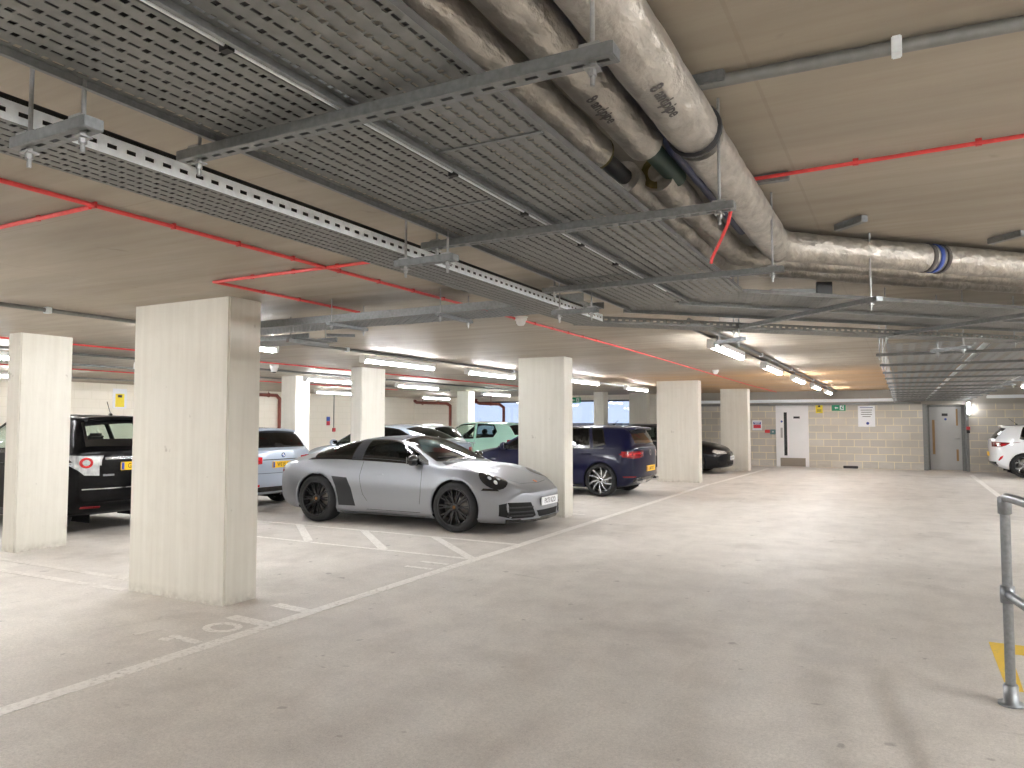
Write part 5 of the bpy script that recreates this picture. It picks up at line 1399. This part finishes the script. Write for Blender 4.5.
for sd in (1, -1):
    lamp = c.panel('rear_lamp', [[(sd*.53,1.03),(sd*.70,1.045),(sd*.84,1.05),(sd*.865,1.0),(sd*.80,.90),(sd*.70,.795),(sd*.53,.785)]], 'rear', CM['clearl'], .010, .04)
    c.panel('rear_lamp_side', [[(-1.90,.92),(-1.90,1.05),(-1.72,1.06),(-1.62,1.055),(-1.76,.96)]], 'side', CM['clearl'], .009, .04, sd, lamp)
    q = [(sd*.68+.075*math.cos(2*PI*k/16), .96+.072*math.sin(2*PI*k/16)) for k in range(16)]
    e = c.panel('lamp_element', [q], 'rear', CM['red'], .016, .04, 1, lamp)
    q = [(sd*.68+.042*math.cos(2*PI*k/16), .96+.040*math.sin(2*PI*k/16)) for k in range(16)]
    c.panel('lamp_centre', [q], 'rear', CM['clearl'], .020, .04, 1, lamp)
    c.panel('bumper_reflector', [[(sd*.46,.37),(sd*.70,.375),(sd*.70,.35),(sd*.46,.345)]], 'rear', CM['redd'], .008, .05)
    c.panel('arch_trim', [[(-1.62,.42),(-1.60,.48),(-1.0,.48),(-1.0,.42)]], 'side', CM['satin'], .004, .06, sd) if False else None
    c.panel('sill_trim', [[(-.84,.20),(-.84,.30),(.84,.30),(.84,.20)]], 'side', CM['satin'], .006, .08, sd)
    c.handle(-.10*kx, 3.7, BLK, sd); c.handle(-1.0*kx, 3.7, BLK, sd)
c.panel('tailgate_chrome_bar', [[(-.46,1.03),(.46,1.03),(.46,.995),(-.46,.995)]], 'rear', CM['chrome'], .010, .05)
c.panel('bumper_lower_trim', [[(-.74,.42),(.74,.42),(.70,.33),(-.70,.33)]], 'rear', CM['satin'], .004, .06) if False else None
c.panel('bumper_crease', [[(-.72,.615),(.72,.615),(.72,.60),(-.72,.60)]], 'rear', CM['chrome'], .004, .05)
c.panel('model_badge', [[(.34,.80),(.48,.80),(.48,.775),(.34,.775)],], 'rear', CM['rimg'], .006, .05)
roundel(c, 'rear', 0, 1.085, .045, ((1,'chrome'),(.75,'badge')))
c.plate(False, .90, 'GN10 KXE', CM['platey'], 0)
c.wheels('star5', ('rimg','rimg'), .21, 'rimg'); c.seats(.05, -.72, .34, .34, .70); c.dash(1.0, 1.04, .62); c.mirror(.82, .83, 1.08, BLK)
aerial(c, -1.30, .20, .45)

# ---- silver blue coupe in the second row, seen over the sports car roof
rows, kx, kw, kz = rescale(SALOON, 4.72, .91, 1.44)
c = Car('saloon_car', 'silver grey saloon seen over the roof of the sports car, nose to the left', rows, paint('pale_silver_paint', sr(176,188,202), .03, .3, .4), (-1.42,1.42), (.325,.325), (-11.95,15.5), PI, (.18,.34), (.05,.06), (.62,.42), .035, .04)
def saloon_windows(c, kx, glass='glass', rear='glass'):
    X = lambda v: v*kx
    c.glaze('front_door_window', [(X(1.06),4.06),(X(.86),4.62),(X(.52),4.88),(X(-.12),4.90),(X(-.14),4.06)], glass)
    c.glaze('rear_door_window', [(X(-.22),4.06),(X(-.20),4.90),(X(-.90),4.86),(X(-1.25),4.62),(X(-1.40),4.10)], rear)
    c.glaze('windscreen', [(X(.38),5.12),(X(.75),5.06),(X(1.16),5.10),(X(1.23),6),(X(1.245),7),(X(1.23),8),(X(1.16),8.90),(X(.75),8.94),(X(.38),8.88),(X(.35),7)], glass, False, .03, .09)
    c.glaze('rear_window', [(X(-1.05),5.12),(X(-1.80),5.10),(X(-1.86),7),(X(-1.80),8.90),(X(-1.05),8.88),(X(-1.02),7)], rear, False, .03, .09)
saloon_windows(c, kx, 'glass', 'privacy'); c.body(); c.finish_glass(); doors(c, kx, (1.10,-.18,-1.2))
for sd in (1, -1):
    lamp = c.panel('rear_lamp', [[(sd*.42,.88),(sd*.80,.89),(sd*.82,.76),(sd*.42,.77)]], 'rear', CM['red'], .008, .05)
    c.panel('rear_lamp_side', [[(-2.26,.77),(-2.26,.88),(-2.05,.88),(-2.02,.84)]], 'side', CM['red'], .007, .05, sd, lamp)
    c.panel('headlamp', [[(sd*.44,.66),(sd*.74,.66),(sd*.76,.58),(sd*.46,.57)]], 'front', CM['lampk'], .006, .05); c.handle(-.05, 3.72, c.p, sd)
    c.panel('window_chrome_strip', [[(1.06*kx,4.0),(1.06*kx,4.05),(-1.40*kx,4.08),(-1.40*kx,4.02)]], 'par', CM['chrome'], .006, .08, sd, gt=.1)
c.plate(False, .72, 'KV19 OHC', CM['platey']); c.panel('front_grille', [[(-.40,.60),(.40,.60),(.34,.30),(-.34,.30)]], 'front', CM['black'], .006, .06)
c.wheels('ten', ('rimg','rimg'), .22, 'rimg'); c.seats(.05, -.85, .28, .36, .62); c.dash(1.1, .93, .64); c.mirror(.92, .85, .99, c.p)

# ---- white hatchback behind it
WHT = paint('white_paint', sr(238,240,242), 0, .3, 0)
rows, kx, kw, kz = rescale(HATCH, 4.05, .875, 1.46)
c = Car('hatchback_car', 'white hatchback in the second row, its roof showing between silver saloon and mint car', rows, WHT, (-1.22,1.28), (.31,.31), (-13.2,17.8), PI, (.14,.28), (.05,.06), (.62,.46), .035, .045)
hatch_windows(c, kx, True, 'glass', 'privacy', 'privacy'); c.body(); c.finish_glass(); doors(c, kx)
for sd in (1, -1):
    c.panel('rear_lamp', [[(sd*.50,.92),(sd*.82,.92),(sd*.84,.74),(sd*.56,.74)]], 'rear', CM['red'], .008, .05)
c.plate(False, .66, '', CM['platey']); c.wheels('star5', ('rimg','rimg'), .21, 'rimg'); c.seats(.05, -.8); c.dash(1.02, .97, .62); c.mirror(.84, .83, 1.0, WHT)

# ---- mint green city car
MINT = paint('mint_green_paint', sr(192,240,222), 0, .3, 0)
rows, kx, kw, kz = rescale(HATCH, 3.60, .83, 1.53)
c = Car('city_car', 'mint green small city car left of the broad column, behind the navy bonnet', rows, MINT, (-1.06,1.24), (.30,.30), (-11.8,19.95), PI, (.16,.30), (.06,.08), (.64,.5), .035, .035)
X = lambda v: v*kx
c.glaze('door_window', [(X(1.02),4.06),(X(.78),4.62),(X(.40),4.90),(X(-.34),4.90),(X(-.40),4.06)], 'clear')
c.glaze('quarter_window', [(X(-.50),4.08),(X(-.44),4.88),(X(-1.12),4.82),(X(-1.34),4.40),(X(-1.22),4.12)], 'glass')
c.glaze('windscreen', [(X(.32),5.12),(X(.70),5.06),(X(1.12),5.10),(X(1.20),6),(X(1.215),7),(X(1.20),8),(X(1.12),8.90),(X(.70),8.94),(X(.32),8.88),(X(.29),7)], 'clear', False, .03, .09)
c.glaze('rear_window', [(X(-1.74),5.12),(X(-2.0),5.10),(X(-2.02),7),(X(-2.0),8.90),(X(-1.74),8.88),(X(-1.72),7)], 'privacy', False, .025, .09)
c.body(); c.finish_glass(); doors(c, kx, (1.04,-.44))
for sd in (1, -1):
    c.panel('rear_lamp', [[(sd*.60,.98),(sd*.76,.98),(sd*.80,.76),(sd*.64,.76)]], 'rear', CM['red'], .008, .05); c.handle(-.30, 3.75, CM['chrome'], sd)
    c.panel('headlamp', [[(sd*(.60+.09*math.cos(2*PI*k/14)), .70+.09*math.sin(2*PI*k/14)) for k in range(14)]], 'front', CM['led'], .006, .05)
c.plate(False, .70, '', CM['platey']); c.wheels('ten', ('rims','rimg'), .19, 'rimg'); c.seats(.0, -.75, .34, .33, .66); c.dash(.95, 1.02, .58); c.mirror(.80, .79, 1.05, MINT)

# ---- dark saloon with its nose to the aisle
DRK = paint('dark_grey_blue_paint', sr(10,12,17), 0, .28, 0, .3, .2)
rows, kx, kw, kz = rescale(SALOON, 4.66, .91, 1.46)
c = Car('saloon_car', 'dark saloon with its nose to the aisle, between the two farthest aisle columns', rows, DRK, (-1.42,1.42), (.33,.33), (-6.82,22.35), 0, (.18,.36), (.05,.06), (.62,.44), .035, .03)
saloon_windows(c, kx, 'glass', 'glass'); c.body(); c.finish_glass(); doors(c, kx, (1.10,-.18,-1.2))
for sd in (1, -1):
    lamp = c.panel('headlamp', [[(sd*.40,.665),(sd*.72,.685),(sd*.78,.64),(sd*.70,.585),(sd*.42,.585)]], 'front', CM['clearl'], .006, .05)
    c.panel('headlamp_side', [[(2.22,.60),(2.18,.67),(2.0,.705),(1.96,.69),(2.08,.62)]], 'side', CM['clearl'], .006, .05, sd, lamp)
    c.panel('kidney_grille', [[(sd*.03,.66),(sd*.26,.655),(sd*.29,.60),(sd*.25,.535),(sd*.04,.535)]], 'front', CM['black'], .008, .05)
    c.panel('bumper_intake', [[(sd*.46,.36),(sd*.74,.38),(sd*.74,.27),(sd*.50,.26)]], 'front', CM['gap'], .004, .05); c.handle(-.05, 3.72, DRK, sd); c.handle(-1.0, 3.74, DRK, sd)
    c.panel('window_chrome_strip', [[(1.06*kx,4.0),(1.06*kx,4.05),(-1.40*kx,4.08),(-1.40*kx,4.02)]], 'par', CM['chrome'], .006, .08, sd, gt=.1)
    c.panel('rear_lamp', [[(sd*.42,.88),(sd*.80,.89),(sd*.82,.76),(sd*.42,.77)]], 'rear', CM['red'], .008, .05)
c.panel('lower_grille', [[(-.40,.36),(.40,.36),(.36,.26),(-.36,.26)]], 'front', CM['gap'], .005, .06)
c.plate(True, .46, 'BK14 YFG', CM['platew']); c.wheels('ten', ('rims','rimg'), .22, 'rimg'); c.seats(.05, -.85, .28, .36, .62); c.dash(1.1, .94, .64); c.mirror(.92, .85, 1.0, DRK)

# ---- white hatchback by the right hand wall
rows, kx, kw, kz = rescale(HATCH, 4.05, .875, 1.46)
c = Car('hatchback_car', 'white hatchback at the right edge, parked by the far blockwork wall', rows, WHT, (-1.24,1.26), (.325,.325), (4.15,24.90), 0, (.14,.28), (.06,.06), (.62,.46), .035, .026)
hatch_windows(c, kx, True, 'privacy', 'privacy', 'privacy'); c.body(); c.finish_glass(); doors(c, kx); spoiler(c, kx, kw, kz, -1.84, -1.50)
for sd in (1, -1):
    lamp = c.panel('rear_lamp', [[(sd*.50,.95),(sd*.84,.96),(sd*.86,.83),(sd*.54,.84)]], 'rear', CM['redd'], .008, .05)
    c.panel('rear_lamp_side', [[(-1.94,.83),(-1.94,.955),(-1.66,.955),(-1.52,.945),(-1.66,.86),(-1.78,.83)]], 'side', CM['redd'], .008, .05, sd, lamp)
    c.panel('lamp_element', [[(-1.90,.89),(-1.90,.94),(-1.76,.935),(-1.78,.90)]], 'side', CM['clearl'], .012, .05, sd, lamp); c.panel('lamp_element', [[(-1.76,.87),(-1.74,.91),(-1.62,.90),(-1.68,.87)]], 'side', CM['red'], .012, .05, sd, lamp)
    c.panel('bumper_reflector', [[(-1.83,.46),(-1.78,.56),(-1.71,.60),(-1.74,.52),(-1.80,.455)]], 'side', CM['red'], .007, .05, sd)
    c.handle(-.10*kx, 3.72, WHT, sd); c.handle(-1.0*kx, 3.75, WHT, sd)
    c.panel('sill_trim', [[(-.86,.18),(-.86,.24),(.88,.24),(.88,.18)]], 'side', CM['black'], .006, .08, sd)
c.panel('rear_diffuser', [[(-.72,.42),(.72,.42),(.68,.31),(-.68,.31)]], 'rear', CM['black'], .008, .06); c.plate(False, .62, '', CM['platey'])
c.wheels('flower', ('rims','rimk'), .22, 'rimk'); c.seats(.05, -.8); c.dash(1.02, .97, .62); c.mirror(.84, .83, 1.0, WHT); aerial(c, -1.30, .24, -.85)
# ------------------------------------------------------------------ world, camera, view
w = bpy.data.worlds.new('sky'); SC.world = w; w.use_nodes = True
nt = w.node_tree; bg = nt.nodes['Background']
tcw = nt.nodes.new('ShaderNodeTexCoord'); sp = nt.nodes.new('ShaderNodeSeparateXYZ'); nt.links.new(tcw.outputs['Generated'], sp.inputs[0])
cr = nt.nodes.new('ShaderNodeValToRGB'); nt.links.new(sp.outputs[2], cr.inputs[0])
cr.color_ramp.elements[0].color = (.66,.76,1.0,1); cr.color_ramp.elements[1].color = (.30,.48,.95,1)
nt.links.new(cr.outputs[0], bg.inputs[0]); bg.inputs[1].default_value = .58
cam = bpy.data.cameras.new('camera'); co = bpy.data.objects.new('camera', cam); COL.objects.link(co)
cam.sensor_width = 36; cam.sensor_fit = 'HORIZONTAL'; cam.lens = 735/1024*36; cam.clip_start = .02; cam.clip_end = 200
yaw, pitch = math.radians(27.89), math.radians(2.99)
fwd = Vector((-math.sin(yaw)*math.cos(pitch), math.cos(yaw)*math.cos(pitch), math.sin(pitch)))
co.location = (0,0,1.5); co.rotation_euler = fwd.to_track_quat('-Z','Y').to_euler()
SC.camera = co
vs = SC.view_settings
vs.view_transform = 'Standard'; vs.look = 'None'; vs.gamma = 1; vs.exposure = 1.06; vs.use_curve_mapping = False
SC.display_settings.display_device = 'sRGB'
cy = SC.cycles
cy.use_denoising = True
try: cy.denoiser = 'OPENIMAGEDENOISE'
except Exception: pass
cy.max_bounces = 8; cy.diffuse_bounces = 5; cy.glossy_bounces = 4; cy.transmission_bounces = 4; cy.transparent_max_bounces = 12
cy.sample_clamp_indirect = 8; cy.caustics_reflective = False; cy.caustics_refractive = False
